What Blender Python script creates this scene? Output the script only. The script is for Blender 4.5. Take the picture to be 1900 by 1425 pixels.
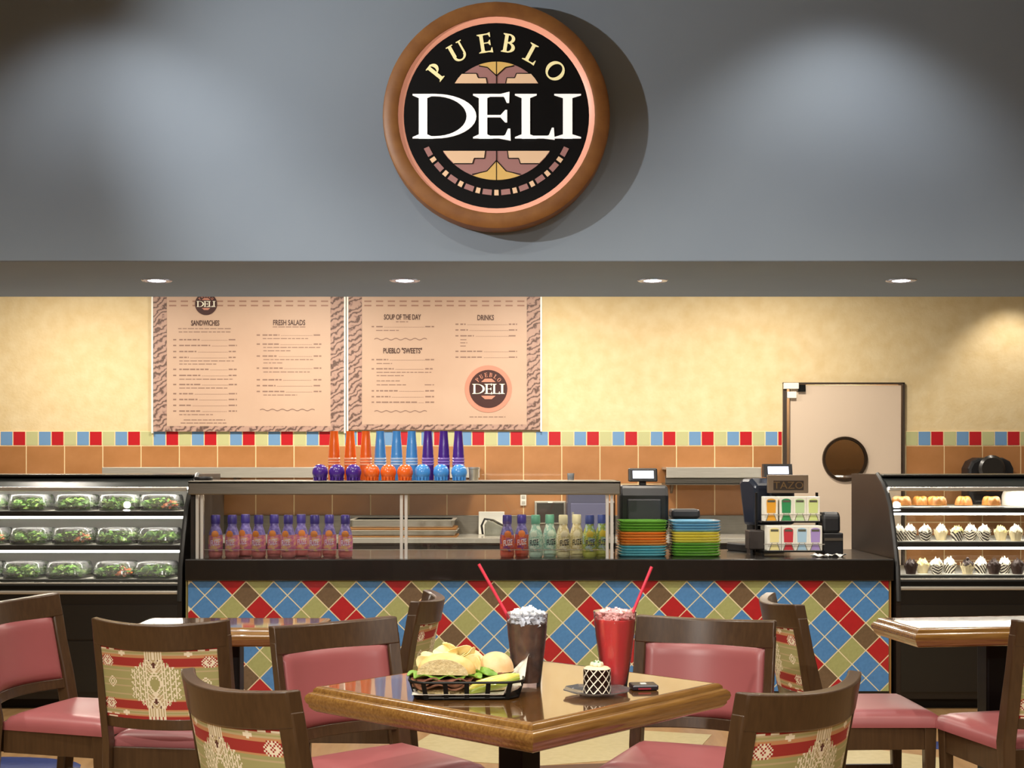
import bpy, bmesh, math, random
from mathutils import Vector, Matrix
R = math.radians
PI = math.pi
rnd = random.Random(7)
for _o in list(bpy.data.objects):
    bpy.data.objects.remove(_o)
SC = bpy.context.scene
COL = SC.collection

# ------------------------------------------------------------------ camera, world, lights, exposure
FPX, CX, HY, CAMZ = 2500.0, 950.0, 860.0, 1.36
cam = bpy.data.objects.new('camera', bpy.data.cameras.new('camera'))
COL.objects.link(cam)
cam.location = (0, 0, CAMZ)
cam.rotation_euler = (PI / 2, 0, 0)
cam.data.sensor_width = 36.0
cam.data.lens = FPX / 1900 * 36
cam.data.shift_y = (HY - 712.5) / 1900
cam.data.clip_end = 60
SC.camera = cam

SC.view_settings.view_transform = 'Standard'
SC.view_settings.look = 'None'
SC.view_settings.gamma = 1.0
SC.view_settings.use_curve_mapping = False
SC.view_settings.exposure = 0.0

w = bpy.data.worlds.new('world')
SC.world = w
w.use_nodes = True
w.node_tree.nodes['Background'].inputs[0].default_value = (1.0, 0.9, 0.78, 1)
w.node_tree.nodes['Background'].inputs[1].default_value = 0.05


def area_light(name, loc, size, power, col=(1, .86, .68), target=None):
    d = bpy.data.lights.new(name, 'AREA')
    d.shape = 'DISK'
    d.size = size
    d.energy = power
    d.color = col
    o = bpy.data.objects.new(name, d)
    COL.objects.link(o)
    o.location = loc
    if target is not None:
        o.rotation_euler = (Vector(target) - Vector(loc)).to_track_quat('-Z', 'Y').to_euler()
    return o


def spot_light(name, loc, target, power, angle, blend=.6, col=(1, .88, .72), radius=.05):
    d = bpy.data.lights.new(name, 'SPOT')
    d.energy = power
    d.color = col
    d.spot_size = R(angle)
    d.spot_blend = blend
    d.shadow_soft_size = radius
    o = bpy.data.objects.new(name, d)
    COL.objects.link(o)
    o.location = loc
    o.rotation_euler = (Vector(target) - Vector(loc)).to_track_quat('-Z', 'Y').to_euler()
    return o


# dining room ceiling downlights, plus a row added to light the counter front
for lx, ly, lp in ((-2.2, .9, 260), (0, .6, 230), (2.4, .9, 130), (-2.4, 3.3, 130), (0.0, 2.7, 170), (2.4, 3.3, 90), (-3.3, 5.2, 180), (-1.1, 5.2, 190), (1.1, 5.2, 190), (3.3, 5.2, 180)):
    spot_light('dining_downlight', (lx, ly, 4.24), (lx, ly, 0), lp, 118, .55, (1, .92, .80), .028)
# unseen frontal spots, added to brighten the tables and chairs from the camera side
spot_light('table_track_light', (-1.9, -.6, 3.3), (-.1, 5.2, .8), 520, 46, .8, (1, .94, .86), .05)
spot_light('table_track_light', (1.5, -.6, 3.3), (.5, 5.2, .8), 260, 46, .8, (1, .94, .86), .05)
# two downlights near the upper wall that draw scallops on it
spot_light('wall_wash_light', (-2.15, 6.45, 4.24), (-2.15, 6.55, 3.0), 75, 105, .7, (1, .96, .92), .08)
spot_light('wall_wash_light', (1.75, 6.45, 4.24), (1.75, 6.55, 3.0), 95, 105, .7, (1, .96, .92), .08)
# track head aimed at the sign
spot_light('sign_track_light', (-3.3, 4.7, 3.5), (0.2, 7.2, 3.1), 500, 66, .9, (1, .97, .93), .035)
# kitchen ceiling lamps
for lx in (-3.6, -1.7, 0.2, 2.1):
    area_light('kitchen_ceiling_lamp', (lx, 10.0, 2.98), .4, 66, (1, .91, .78))
spot_light('kitchen_wall_spot', (4.25, 10.75, 2.95), (4.15, 11.3, 1.9), 50, 75, .8, (1, .91, .78), .04)


# ------------------------------------------------------------------ helpers
def X(px, D): return (px - CX) / FPX * D
def Z(py, D): return CAMZ - (py - HY) / FPX * D


def lin(h):
    h = h.lstrip('#')
    out = []
    for i in (0, 2, 4):
        c = int(h[i:i + 2], 16) / 255
        out.append(c / 12.92 if c <= .04045 else ((c + .055) / 1.055) ** 2.4)
    return (out[0], out[1], out[2], 1.0)


MATS = {}


def mat(name, col, rough=.5, metal=0.0, noise=None, coat=0.0, emit=0.0, bump=None, spec=.5, aniso=None, emitcol=None):
    """principled material; noise=(scale, second colour, stretch xyz), bump=(scale, strength)"""
    if name in MATS:
        return MATS[name]
    m = bpy.data.materials.new(name)
    m.use_nodes = True
    nt = m.node_tree
    b = nt.nodes['Principled BSDF']
    b.inputs['Base Color'].default_value = lin(col)
    b.inputs['Roughness'].default_value = rough
    b.inputs['Metallic'].default_value = metal
    b.inputs['Specular IOR Level'].default_value = spec
    b.inputs['Coat Weight'].default_value = coat
    b.inputs['Coat Roughness'].default_value = .035
    if emit:
        b.inputs['Emission Color'].default_value = lin(emitcol or col)
        b.inputs['Emission Strength'].default_value = emit
    tc = None
    if noise or bump:
        tc = nt.nodes.new('ShaderNodeTexCoord')
    if noise:
        mp = nt.nodes.new('ShaderNodeMapping')
        mp.inputs['Scale'].default_value = noise[2] if len(noise) > 2 else (1, 1, 1)
        nt.links.new(tc.outputs['Object'], mp.inputs[0])
        n = nt.nodes.new('ShaderNodeTexNoise')
        n.inputs['Scale'].default_value = noise[0]
        n.inputs['Detail'].default_value = 5
        nt.links.new(mp.outputs[0], n.inputs['Vector'])
        r = nt.nodes.new('ShaderNodeValToRGB')
        r.color_ramp.elements[0].position = .32
        r.color_ramp.elements[1].position = .68
        r.color_ramp.elements[0].color = lin(col)
        r.color_ramp.elements[1].color = lin(noise[1])
        nt.links.new(n.outputs['Fac'], r.inputs[0])
        nt.links.new(r.outputs[0], b.inputs['Base Color'])
    if bump:
        n2 = nt.nodes.new('ShaderNodeTexNoise')
        n2.inputs['Scale'].default_value = bump[0]
        n2.inputs['Detail'].default_value = 3
        nt.links.new(tc.outputs['Object'], n2.inputs['Vector'])
        bp = nt.nodes.new('ShaderNodeBump')
        bp.inputs['Strength'].default_value = bump[1]
        bp.inputs['Distance'].default_value = .01
        nt.links.new(n2.outputs['Fac'], bp.inputs['Height'])
        nt.links.new(bp.outputs[0], b.inputs['Normal'])
    MATS[name] = m
    return m


def glass(name, tint=(1, 1, 1, 1), rough=.02, ior=1.45, extra=0.0, haze=0.0):
    """thin clear sheet: transparent with fresnel reflection"""
    if name in MATS:
        return MATS[name]
    m = bpy.data.materials.new(name)
    m.use_nodes = True
    nt = m.node_tree
    nt.nodes.remove(nt.nodes['Principled BSDF'])
    out = nt.nodes['Material Output']
    t = nt.nodes.new('ShaderNodeBsdfTransparent')
    t.inputs[0].default_value = tint
    g = nt.nodes.new('ShaderNodeBsdfGlossy')
    g.inputs['Roughness'].default_value = rough
    fr = nt.nodes.new('ShaderNodeFresnel')
    fr.inputs[0].default_value = ior
    add = nt.nodes.new('ShaderNodeMath')
    add.inputs[1].default_value = extra
    nt.links.new(fr.outputs[0], add.inputs[0])
    mx = nt.nodes.new('ShaderNodeMixShader')
    nt.links.new(add.outputs[0], mx.inputs[0])
    nt.links.new(t.outputs[0], mx.inputs[1])
    nt.links.new(g.outputs[0], mx.inputs[2])
    last = mx
    if haze:
        d = nt.nodes.new('ShaderNodeBsdfDiffuse')
        d.inputs[0].default_value = (.95, .95, .95, 1)
        m2 = nt.nodes.new('ShaderNodeMixShader')
        m2.inputs[0].default_value = haze
        nt.links.new(mx.outputs[0], m2.inputs[1])
        nt.links.new(d.outputs[0], m2.inputs[2])
        last = m2
    nt.links.new(last.outputs[0], out.inputs[0])
    MATS[name] = m
    return m


class MB:
    def __init__(s):
        s.v = []
        s.f = []

    def poly(s, pts):
        i = len(s.v)
        s.v += [tuple(p) for p in pts]
        s.f.append(tuple(range(i, i + len(pts))))
        return s

    def box(s, x0, x1, y0, y1, z0, z1):
        i = len(s.v)
        s.v += [(x, y, z) for z in (z0, z1) for y in (y0, y1) for x in (x0, x1)]
        for q in ((0, 2, 3, 1), (4, 5, 7, 6), (0, 1, 5, 4), (2, 6, 7, 3), (0, 4, 6, 2), (1, 3, 7, 5)):
            s.f.append(tuple(i + k for k in q))
        return s

    def hexa(s, bot, top):
        """box from 4 bottom and 4 top points, counter clockwise"""
        i = len(s.v)
        s.v += [tuple(p) for p in bot] + [tuple(p) for p in top]
        s.f += [(i + 3, i + 2, i + 1, i), (i + 4, i + 5, i + 6, i + 7)]
        for k in range(4):
            j = (k + 1) % 4
            s.f.append((i + k, i + j, i + 4 + j, i + 4 + k))
        return s

    def prism(s, poly, axis, a, b):
        """poly of 2-D points extruded along axis: x -> (y,z), y -> (x,z), z -> (x,y)"""
        def mk(p, t):
            return (t, p[0], p[1]) if axis == 'x' else (p[0], t, p[1]) if axis == 'y' else (p[0], p[1], t)
        n = len(poly)
        i = len(s.v)
        s.v += [mk(p, a) for p in poly] + [mk(p, b) for p in poly]
        s.f.append(tuple(range(i, i + n)))
        s.f.append(tuple(range(i + 2 * n - 1, i + n - 1, -1)))
        for k in range(n):
            j = (k + 1) % n
            s.f.append((i + k, i + n + k, i + n + j, i + j))
        return s

    def lathe(s, prof, c=(0, 0, 0), seg=20, axis='z', shape=None, cap=True):
        i = len(s.v)
        n = len(prof)
        for k in range(seg):
            a = 2 * PI * k / seg
            ca, sa = math.cos(a), math.sin(a)
            if shape:
                ca, sa = shape(a)
            for r, z in prof:
                if axis == 'z':
                    s.v.append((c[0] + r * ca, c[1] + r * sa, c[2] + z))
                elif axis == 'y':
                    s.v.append((c[0] + r * ca, c[1] + z, c[2] + r * sa))
                else:
                    s.v.append((c[0] + z, c[1] + r * ca, c[2] + r * sa))
        for k in range(seg):
            j = (k + 1) % seg
            for q in range(n - 1):
                s.f.append((i + k * n + q, i + j * n + q, i + j * n + q + 1, i + k * n + q + 1))
        if cap:
            if prof[0][0] > 1e-6:
                s.f.append(tuple(i + k * n for k in range(seg - 1, -1, -1)))
            if prof[-1][0] > 1e-6:
                s.f.append(tuple(i + k * n + n - 1 for k in range(seg)))
        return s

    def tube(s, pts, r, seg=8):
        pts = [Vector(p) for p in pts]
        rs = r if isinstance(r, (list, tuple)) else [r] * len(pts)
        i = len(s.v)
        up = Vector((0, 0, 1))
        prev = None
        for k, p in enumerate(pts):
            t = (pts[min(k + 1, len(pts) - 1)] - pts[max(k - 1, 0)]).normalized()
            if prev is None:
                a = t.cross(up if abs(t.z) < .9 else Vector((1, 0, 0))).normalized()
            else:
                a = (prev - t * prev.dot(t)).normalized()
            prev = a
            b = t.cross(a)
            for q in range(seg):
                an = 2 * PI * q / seg
                s.v.append(tuple(p + (a * math.cos(an) + b * math.sin(an)) * rs[k]))
        for k in range(len(pts) - 1):
            for q in range(seg):
                j = (q + 1) % seg
                s.f.append((i + k * seg + q, i + k * seg + j, i + (k + 1) * seg + j, i + (k + 1) * seg + q))
        s.f.append(tuple(i + q for q in range(seg - 1, -1, -1)))
        s.f.append(tuple(i + (len(pts) - 1) * seg + q for q in range(seg)))
        return s

    def grid(s, fn, nu, nv, closed=False):
        """fn(u,v) -> point"""
        i = len(s.v)
        for a in range(nu + 1):
            for b in range(nv + 1):
                s.v.append(tuple(fn(a / nu, b / nv)))
        for a in range(nu):
            for b in range(nv):
                k = i + a * (nv + 1) + b
                s.f.append((k, k + nv + 1, k + nv + 2, k + 1))
        return s

    def shell(s, fn, nu, nv, th):
        """closed slab between fn(u,v,0) and fn(u,v,1)"""
        i = len(s.v)
        m = (nu + 1) * (nv + 1)
        for t in (0, 1):
            for a in range(nu + 1):
                for b in range(nv + 1):
                    s.v.append(tuple(fn(a / nu, b / nv, t)))
        for a in range(nu):
            for b in range(nv):
                k = i + a * (nv + 1) + b
                s.f.append((k, k + nv + 1, k + nv + 2, k + 1))
                k += m
                s.f.append((k, k + 1, k + nv + 2, k + nv + 1))
        for a in range(nu):
            for b in (0, nv):
                k = i + a * (nv + 1) + b
                q = (k, k + m, k + m + nv + 1, k + nv + 1)
                s.f.append(q if b == 0 else q[::-1])
        for b in range(nv):
            for a in (0, nu):
                k = i + a * (nv + 1) + b
                q = (k, k + 1, k + m + 1, k + m)
                s.f.append(q if a == 0 else q[::-1])
        return s

    def xf(s, M_, start=0):
        s.v = s.v[:start] + [tuple(M_ @ Vector(p)) for p in s.v[start:]]
        return s

    def mesh(s, name, m=None, smooth=None):
        me = bpy.data.meshes.new(name)
        me.from_pydata(s.v, [], s.f)
        bm = bmesh.new()
        bm.from_mesh(me)
        bmesh.ops.recalc_face_normals(bm, faces=bm.faces)
        bm.to_mesh(me)
        bm.free()
        if m:
            me.materials.append(m)
        if smooth is not None:
            me.polygons.foreach_set('use_smooth', [True] * len(me.polygons))
            me.set_sharp_from_angle(angle=R(smooth))
        return me

    def build(s, name, m, parent=None, smooth=None, bevel=0, loc=None):
        o = bpy.data.objects.new(name, s.mesh(name, m, smooth))
        COL.objects.link(o)
        if parent:
            o.parent = parent
        if loc:
            o.location = loc
        if bevel:
            b = o.modifiers.new('bevel', 'BEVEL')
            b.width = bevel
            b.segments = 2
            b.limit_method = 'ANGLE'
            b.angle_limit = R(40)
        return o


def inst(name, me, parent=None, loc=None, rot=None, scale=None):
    o = bpy.data.objects.new(name, me)
    COL.objects.link(o)
    if parent:
        o.parent = parent
    if loc is not None:
        o.location = loc
    if rot is not None:
        o.rotation_euler = rot
    if scale is not None:
        o.scale = scale
    return o


def tag(o, label, cat, group=None):
    o['label'] = label
    o['category'] = cat
    if group:
        o['group'] = group
    return o


def thing(name, label, cat, loc=(0, 0, 0), rz=0, group=None):
    o = bpy.data.objects.new(name, None)
    COL.objects.link(o)
    o.empty_display_size = .05
    o.location = loc
    o.rotation_euler = (0, 0, rz)
    return tag(o, label, cat, group)


def struct(o, label=None):
    o['kind'] = 'structure'
    if label:
        o['label'] = label
        o['category'] = o.name.split('_')[0].split('.')[0]
    return o


def copy_tree(o, parent=None):
    c = o.copy()
    COL.objects.link(c)
    c.parent = parent
    for ch in list(o.children):
        copy_tree(ch, c)
    return c


def text_mesh(body, size, extrude=.0006, align='CENTER', bold=0.0):
    cu = bpy.data.curves.new('t', 'FONT')
    cu.body = body
    cu.size = size
    cu.extrude = extrude
    cu.offset = bold
    cu.align_x = align
    cu.align_y = 'CENTER'
    cu.resolution_u = 3
    o = bpy.data.objects.new('t', cu)
    COL.objects.link(o)
    dg = bpy.context.evaluated_depsgraph_get()
    me = bpy.data.meshes.new_from_object(o.evaluated_get(dg))
    bpy.data.objects.remove(o)
    bpy.data.curves.remove(cu)
    return me


# ---- serif capitals drawn as polygons, cap height 1
def arc_strip(cx, cy, ro, ri, a0, a1, n, dx=0):
    out = []
    for k in range(n):
        t0 = R(a0 + (a1 - a0) * k / n)
        t1 = R(a0 + (a1 - a0) * (k + 1) / n)
        out.append([(cx + ro[0] * math.cos(t0), cy + ro[1] * math.sin(t0)), (cx + ro[0] * math.cos(t1), cy + ro[1] * math.sin(t1)),
                    (cx + dx + ri[0] * math.cos(t1), cy + ri[1] * math.sin(t1)), (cx + dx + ri[0] * math.cos(t0), cy + ri[1] * math.sin(t0))])
    return out


def rc(x0, x1, y0, y1): return [(x0, y0), (x1, y0), (x1, y1), (x0, y1)]


def stem(x0, x1, e=.1, top=True, bot=True):
    p = [rc(x0, x1, 0, 1)]
    if bot:
        p.append([(x0 - e, 0), (x1 + e, 0), (x1 + e, .03), (x1, .09), (x0, .09), (x0 - e, .03)])
    if top:
        p.append([(x0 - e, 1), (x0 - e, .97), (x0, .91), (x1, .91), (x1 + e, .97), (x1 + e, 1)])
    return p


def glyph(ch, w):
    """polygons of one letter, width w"""
    sw = .19
    if ch == 'I':
        return stem(w / 2 - sw / 2 - .01, w / 2 + sw / 2 + .01, (w - sw) / 2 - .01)
    if ch == 'L':
        return stem(.16, .16 + sw, .15) + [rc(.16, w * .93, 0, .06), [(w * .72, .0), (w, -.03), (w * .98, .24), (w * .93, .24), (w * .86, .08)]]
    if ch == 'E':
        return stem(.16, .16 + sw, .13) + [rc(.16, w * .93, 0, .06), [(w * .70, 0), (w, -.05), (w * .99, .22), (w * .93, .22), (w * .86, .08)],
                                          rc(.16, w * .9, .94, 1), [(w * .74, 1), (w * .97, 1.05), (w * .96, .80), (w * .90, .80), (w * .84, .92)],
                                          rc(.16, w * .84, .475, .525), [(w * .74, .475), (w * .86, .36), (w * .91, .36), (w * .91, .64), (w * .86, .64), (w * .74, .525)]]
    if ch == 'D':
        cx = w * .36
        return stem(.16, .16 + sw, .14) + [rc(.2, cx, 0, .05), rc(.2, cx, .95, 1)] + arc_strip(cx, .5, (w - cx, .5), (w - cx - .22, .45), -90, 90, 20)
    if ch == 'P':
        cx = w * .45
        return stem(.12, .12 + sw, .1) + [rc(.2, cx, .94, 1), rc(.2, cx, .42, .48)] + arc_strip(cx, .71, (w - cx, .29), (w - cx - .19, .23), -90, 90, 12)
    if ch == 'B':
        cx = w * .45
        return stem(.12, .12 + sw, .1) + [rc(.2, cx, .94, 1), rc(.2, cx, .5, .56), rc(.2, cx, 0, .06)] + \
            arc_strip(cx, .75, (w * .92 - cx, .25), (w * .92 - cx - .18, .19), -90, 90, 12) + arc_strip(cx, .275, (w - cx, .275), (w - cx - .19, .22), -90, 90, 12)
    if ch == 'U':
        cx = w / 2
        r = w / 2 - .1
        p = [rc(.1, .1 + sw, .3, 1), rc(w - .1 - .1, w - .1, .3, 1), rc(.0, .1 + sw + .1, .95, 1), rc(w - .3, w, .95, 1)]
        return p + arc_strip(cx, .3, (r, .31), (r - .14, .23), 180, 360, 16)
    if ch == 'O':
        return arc_strip(w / 2, .5, (w / 2, .52), (w / 2 - .19, .44), 0, 360, 28)
    return []


def glyphs_mb(mb, ch, w, ox, oz, h, rot=0, y0=0, y1=-.004):
    """letter standing in the x-z plane; ox,oz = centre of the letter"""
    c, s_ = math.cos(rot), math.sin(rot)
    for n_, p in enumerate(glyph(ch, w)):
        q = []
        for x, y in p:
            x, y = (x - w / 2) * h, (y - .5) * h
            q.append((ox + x * c - y * s_, oz + x * s_ + y * c))
        mb.prism(q, 'y', y0, y1 - (n_ % 12) * .00006)


# ------------------------------------------------------------------ materials
M_soffit = mat('blue_grey_paint', '#818e9b', .75, noise=(1.3, '#7c8997'))
M_yellow = mat('yellow_stipple_paint', '#dac69d', .85, noise=(9, '#d1b98b'), bump=(45, .25))
M_dining = mat('dining_paint', '#a9a9a6', .8)
M_ceiling = mat('ceiling_paint', '#c6c6c4', .85)
M_grout = mat('grout', '#e9dcb4', .8)
M_grout2 = mat('wall_grout', '#ead2a4', .8)
M_steel = mat('brushed_steel', '#c9c4b8', .26, .5, noise=(6, '#b8b3a7', (1, 30, 60)))
M_steel_d = mat('dull_steel', '#8b867c', .38, 1.0, noise=(5, '#7a756b', (1, 20, 50)))
M_black = mat('black_laminate', '#14100d', .25, 0, coat=.25)
M_blackp = mat('black_plastic', '#17171a', .42)
M_blackm = mat('black_metal', '#121211', .4, .6)
M_darkbrown = mat('dark_brown_panel', '#1e150f', .4)
M_glass = glass('clear_glass', (.97, .98, .97, 1), 0.0)
M_plastic = glass('clear_plastic', (.96, .98, .98, 1), .12, 1.45, .05, .14)  # even white haze mixed in for the glare on the lids
M_white = mat('white_plastic', '#e8e4da', .4)
M_wood = mat('chair_wood', '#49341f', .36, 0, noise=(7, '#3d2a18', (14, 14, 1.2)), coat=.2)
M_table = mat('table_wood', '#553719', .16, 0, noise=(5, '#684620', (1.5, 16, 16)), coat=1.0)
M_edge = mat('table_edge_wood', '#6d4a22', .2, 0, noise=(6, '#8c6733', (1.5, 22, 22)), coat=.9)
M_rose = mat('rose_vinyl', '#995657', .36, noise=(3, '#925051'))
M_lamp = mat('lamp_lens', '#ffffff', .5, emit=14, emitcol='#f4f2ff')
M_tube = mat('case_light_tube', '#ffffff', .5, emit=30, emitcol='#fff8ec')
M_sign_wood = mat('sign_wood', '#8f602f', .5, noise=(4, '#7d5026', (3, 3, 3)))
M_sign_black = mat('sign_black', '#08080a', .6, spec=.2)

# ------------------------------------------------------------------ the setting
YC, YS0, YS1, YW = 7.46, 7.21, 8.73, 11.34           # counter front, upper wall front/back, kitchen wall
ZS, ZK, ZD = 2.44, 3.0, 4.3
XL, XR = -6.5, 6.5
floor = MB().box(XL, XR, -2.6, 8.2, -.08, 0).build('floor', mat('floor_tan', '#a9855a', .35, noise=(3, '#98754b', (8, 1, 1)), coat=.1))
struct(floor)
struct(MB().box(XL, XR, 8.2, YW + .1, -.08, 0).build('floor_kitchen', mat('kitchen_floor_grey', '#c9c8c4', .4, noise=(8, '#bdbcb8'))))  # unseen floor split off in pale grey to bounce neutral light upward


def inlay(pts, m):
    o = MB().prism(pts, 'z', -.004, .002).build('floor_inlay', m, floor)


M_cream = mat('floor_cream', '#bdae82', .4, noise=(30, '#b2a376'))
M_fblue = mat('floor_blue', '#34427a', .4, noise=(30, '#2c3868'))
inlay([(-.55, 6.25), (.1, 6.05), (.85, 6.3), (1.0, 6.75), (.2, 7.0), (-.4, 6.8)], M_cream)
inlay([(.95, 5.9), (1.75, 5.5), (2.0, 6.2), (1.6, 6.5), (1.05, 6.45)], M_cream)
inlay([(2.0, 5.4), (2.9, 5.4), (2.9, 6.5), (2.3, 6.5)], M_cream)
inlay([(-2.6, 6.35), (-1.9, 6.45), (-1.85, 6.75), (-2.6, 6.9)], M_cream)
inlay([(-2.35 + .42 * math.cos(a * PI / 12), 6.02 + .22 * math.sin(a * PI / 12)) for a in range(24)], M_fblue)
inlay([(1.75, 6.55), (2.15, 6.35), (2.25, 6.5), (1.8, 6.72)], M_fblue)
inlay([(.05, 5.9), (.55, 6.0), (.5, 6.12), (.1, 6.05)], mat('floor_brown', '#5d4026', .4))

wall_upper = struct(MB().box(XL, XR, YS0, YS1, ZS, ZD + .1).build('wall_upper', M_soffit, bevel=.006))
struct(MB().box(XL, XR, -2.6, YS0, ZD, ZD + .1).build('ceiling', M_ceiling))
struct(MB().box(XL, XR, YS1, YW + .1, ZK, ZK + .1).build('ceiling_kitchen', M_ceiling))
struct(MB().box(XL - .1, XL, -2.6, YW + .1, 0, ZD).build('wall_left', M_dining))
struct(MB().box(XR, XR + .1, -2.6, YW + .1, 0, ZD).build('wall_right', M_dining))
struct(MB().box(XL, XR, -2.7, -2.6, 0, ZD).build('wall_front', M_dining))
# kitchen wall, with the door opening left out
DX0, DX1, DZ1 = X(1452, YW), X(1677, YW), Z(710, YW)
mb = MB().box(XL, DX0, YW, YW + .1, 0, ZK).box(DX1, XR, YW, YW + .1, 0, ZK).box(DX0, DX1, YW, YW + .1, DZ1, ZK)
wall_back = struct(mb.build('wall_back', M_yellow))
struct(MB().box(DX0 - .3, DX1 + .3, YW + .6, YW + .7, 0, ZK).build('wall_passage', mat('passage_paint', '#86705a', .8)))
# wall tiles: accent strip and brown tiles below
ZA1, ZA0 = Z(800, YW), Z(827, YW)
PT = 70.9 / FPX * YW            # brown tile pitch
PA = PT / 3
M_bt = [mat('brown_tile_%d' % i, c, .3, noise=(5, c2), coat=.15) for i, (c, c2) in enumerate((('#aa7649', '#9a683c'), ('#b07c4e', '#a06d41'), ('#a26f42', '#af7a4d')))]
M_ac = {'o': mat('olive_tile', '#b9b988', .22, coat=.4), 'b': mat('blue_tile', '#6d93bb', .22, coat=.4), 'r': mat('red_tile', '#b3232a', .22, coat=.4)}
gb = MB()
for a, b in ((XL, DX0 - .005), (DX1 + .005, XR)):
    gb.box(a, b, YW - .0075, YW, .0, ZA1)
gb.build('tile_grout', M_grout2, wall_back)
g = .0045
am = {k: MB().box(-(PA / 2 - g), PA / 2 - g, -.0065, 0, -((ZA1 - ZA0) / 2 - g), (ZA1 - ZA0) / 2 - g).mesh('accent_tile', m) for k, m in M_ac.items()}
bmz = [MB().box(-(PT / 2 - g), PT / 2 - g, -.0065, 0, -(PT / 2 - g), PT / 2 - g).mesh('wall_tile', m) for m in M_bt]
x_red0 = X(1171, YW)
for k in range(-68, 54):
    xc = x_red0 + k * PA
    if abs(xc) > 6.35:
        continue
    if xc + PA / 2 > DX0 - .006 and xc - PA / 2 < DX1 + .006:
        for lo, hi in ((xc - PA / 2 + g, min(xc + PA / 2 - g, DX0 - .008)), (max(xc - PA / 2 + g, DX1 + .008), xc + PA / 2 - g)):
            if hi - lo > .015:
                MB().box(lo, hi, YW - .0105, YW - .004, ZA0 + g, ZA1 - g).build('accent_tile', M_ac['rob'[k % 3]], wall_back)
        continue
    inst('accent_tile', am['rob'[k % 3]], wall_back, (xc, YW - .004, (ZA0 + ZA1) / 2))
x_j0 = X(1184, YW)
for k in range(-24, 18):
    xc = x_j0 + (k + .5) * PT
    if abs(xc) > 6.35:
        continue
    if xc + PT / 2 > DX0 - .006 and xc - PT / 2 < DX1 + .006:
        for lo, hi in ((xc - PT / 2 + g, min(xc + PT / 2 - g, DX0 - .008)), (max(xc - PT / 2 + g, DX1 + .008), xc + PT / 2 - g)):
            if hi - lo > .015:
                for r_ in range(4):
                    MB().box(lo, hi, YW - .0105, YW - .004, ZA0 - (r_ + 1) * PT + g, ZA0 - r_ * PT - g).build('wall_tile', M_bt[r_ % 3], wall_back)
        continue
    for r_ in range(4):
        inst('wall_tile', bmz[rnd.randrange(3)], wall_back, (xc, YW - .004, ZA0 - (r_ + .5) * PT))

# door
door = bpy.data.objects.new('door_1', None)
COL.objects.link(door)
door.location = (0, YW, 0)
struct(door)
M_doorp = mat('door_cream', '#cdb9a4', .5)
dl, dr, dt = X(1466, YW) , X(1671, YW), Z(715, YW)
MB().box(DX0, DX0 + .03, -.03, .1, 0, DZ1).box(DX1 - .016, DX1, -.03, .1, 0, DZ1).box(DX0, DX1, -.03, .1, DZ1 - .012, DZ1).build('door_frame', mat('door_frame_dark', '#3a2f26', .5), door)
WCX, WCZ, WR = X(1567, YW), Z(852, YW), 41 / FPX * YW
mb = MB()
N = 40
ring = [(WCX + WR * math.cos(2 * PI * k / N), WCZ + WR * math.sin(2 * PI * k / N)) for k in range(N)]
sq = []
for k in range(N):
    a = 2 * PI * k / N
    c_, s_ = math.cos(a), math.sin(a)
    tx = ((dr - WCX) if c_ > 0 else (WCX - dl)) / max(abs(c_), 1e-6)
    tz = ((dt - WCZ) if s_ > 0 else (WCZ - .01)) / max(abs(s_), 1e-6)
    t = min(tx, tz)
    sq.append((WCX + t * c_, WCZ + t * s_))
def addc(cx_, cz_):
    ang = math.atan2(cz_ - WCZ, cx_ - WCX) % (2 * PI)
    k = int(ang / (2 * PI / N))
    return k
corners = {addc(a, b): (a, b) for a in (dl, dr) for b in (.01, dt)}
for k in range(N):
    j = (k + 1) % N
    poly = [ring[k], sq[k]] + ([corners[k]] if k in corners else []) + [sq[j], ring[j]]
    for yy, rev in ((-.012, 0), (.03, 1)):
        pp = [(p[0], yy, p[1]) for p in poly]
        mb.poly(pp[::-1] if rev else pp)
    mb.poly([(ring[k][0], -.012, ring[k][1]), (ring[j][0], -.012, ring[j][1]), (ring[j][0], .03, ring[j][1]), (ring[k][0], .03, ring[k][1])])
    mb.poly([(sq[k][0], -.012, sq[k][1]), (sq[k][0], .03, sq[k][1]), (sq[j][0], .03, sq[j][1]), (sq[j][0], -.012, sq[j][1])])
slab = mb.build('door_slab', M_doorp, door)
MB().lathe([(WR - .022, 0), (WR - .018, -.018), (WR + .002, -.018), (WR + .006, 0), (WR + .006, .004), (WR - .022, .004)], (WCX, -.012, WCZ), 40, 'y', cap=False).build('porthole_ring', mat('bronze_ring', '#4a3b2e', .3, .8), door, 40)
MB().lathe([(WR - .005, 0), (WR - .005, .004)], (WCX, 0.0, WCZ), 32, 'y').build('porthole_pane', glass('porthole_glass', (.55, .5, .42, 1), .02, 1.5, .03), door)
MB().box(X(1452, YW), X(1480, YW), -.05, -.012, Z(722, YW), Z(711, YW)).box(X(1459, YW), X(1476, YW), -.045, -.012, Z(739, YW), Z(727, YW)).build('door_closer', M_white, door, bevel=.003)
MB().box(X(1480, YW), X(1493, YW), -.04, -.012, Z(727, YW), Z(714, YW)).build('closer_arm', M_blackm, door)

_pl = bpy.data.lights.new('added_porthole_light', 'POINT')  # unseen light added behind the door to lighten the porthole
_pl.energy = 70
_pl.color = (1, .85, .65)
_pl.shadow_soft_size = .1
_po = bpy.data.objects.new('added_porthole_light', _pl)
COL.objects.link(_po)
_po.location = ((DX0 + DX1) / 2 + .1, YW + .35, 2.3)
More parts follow.
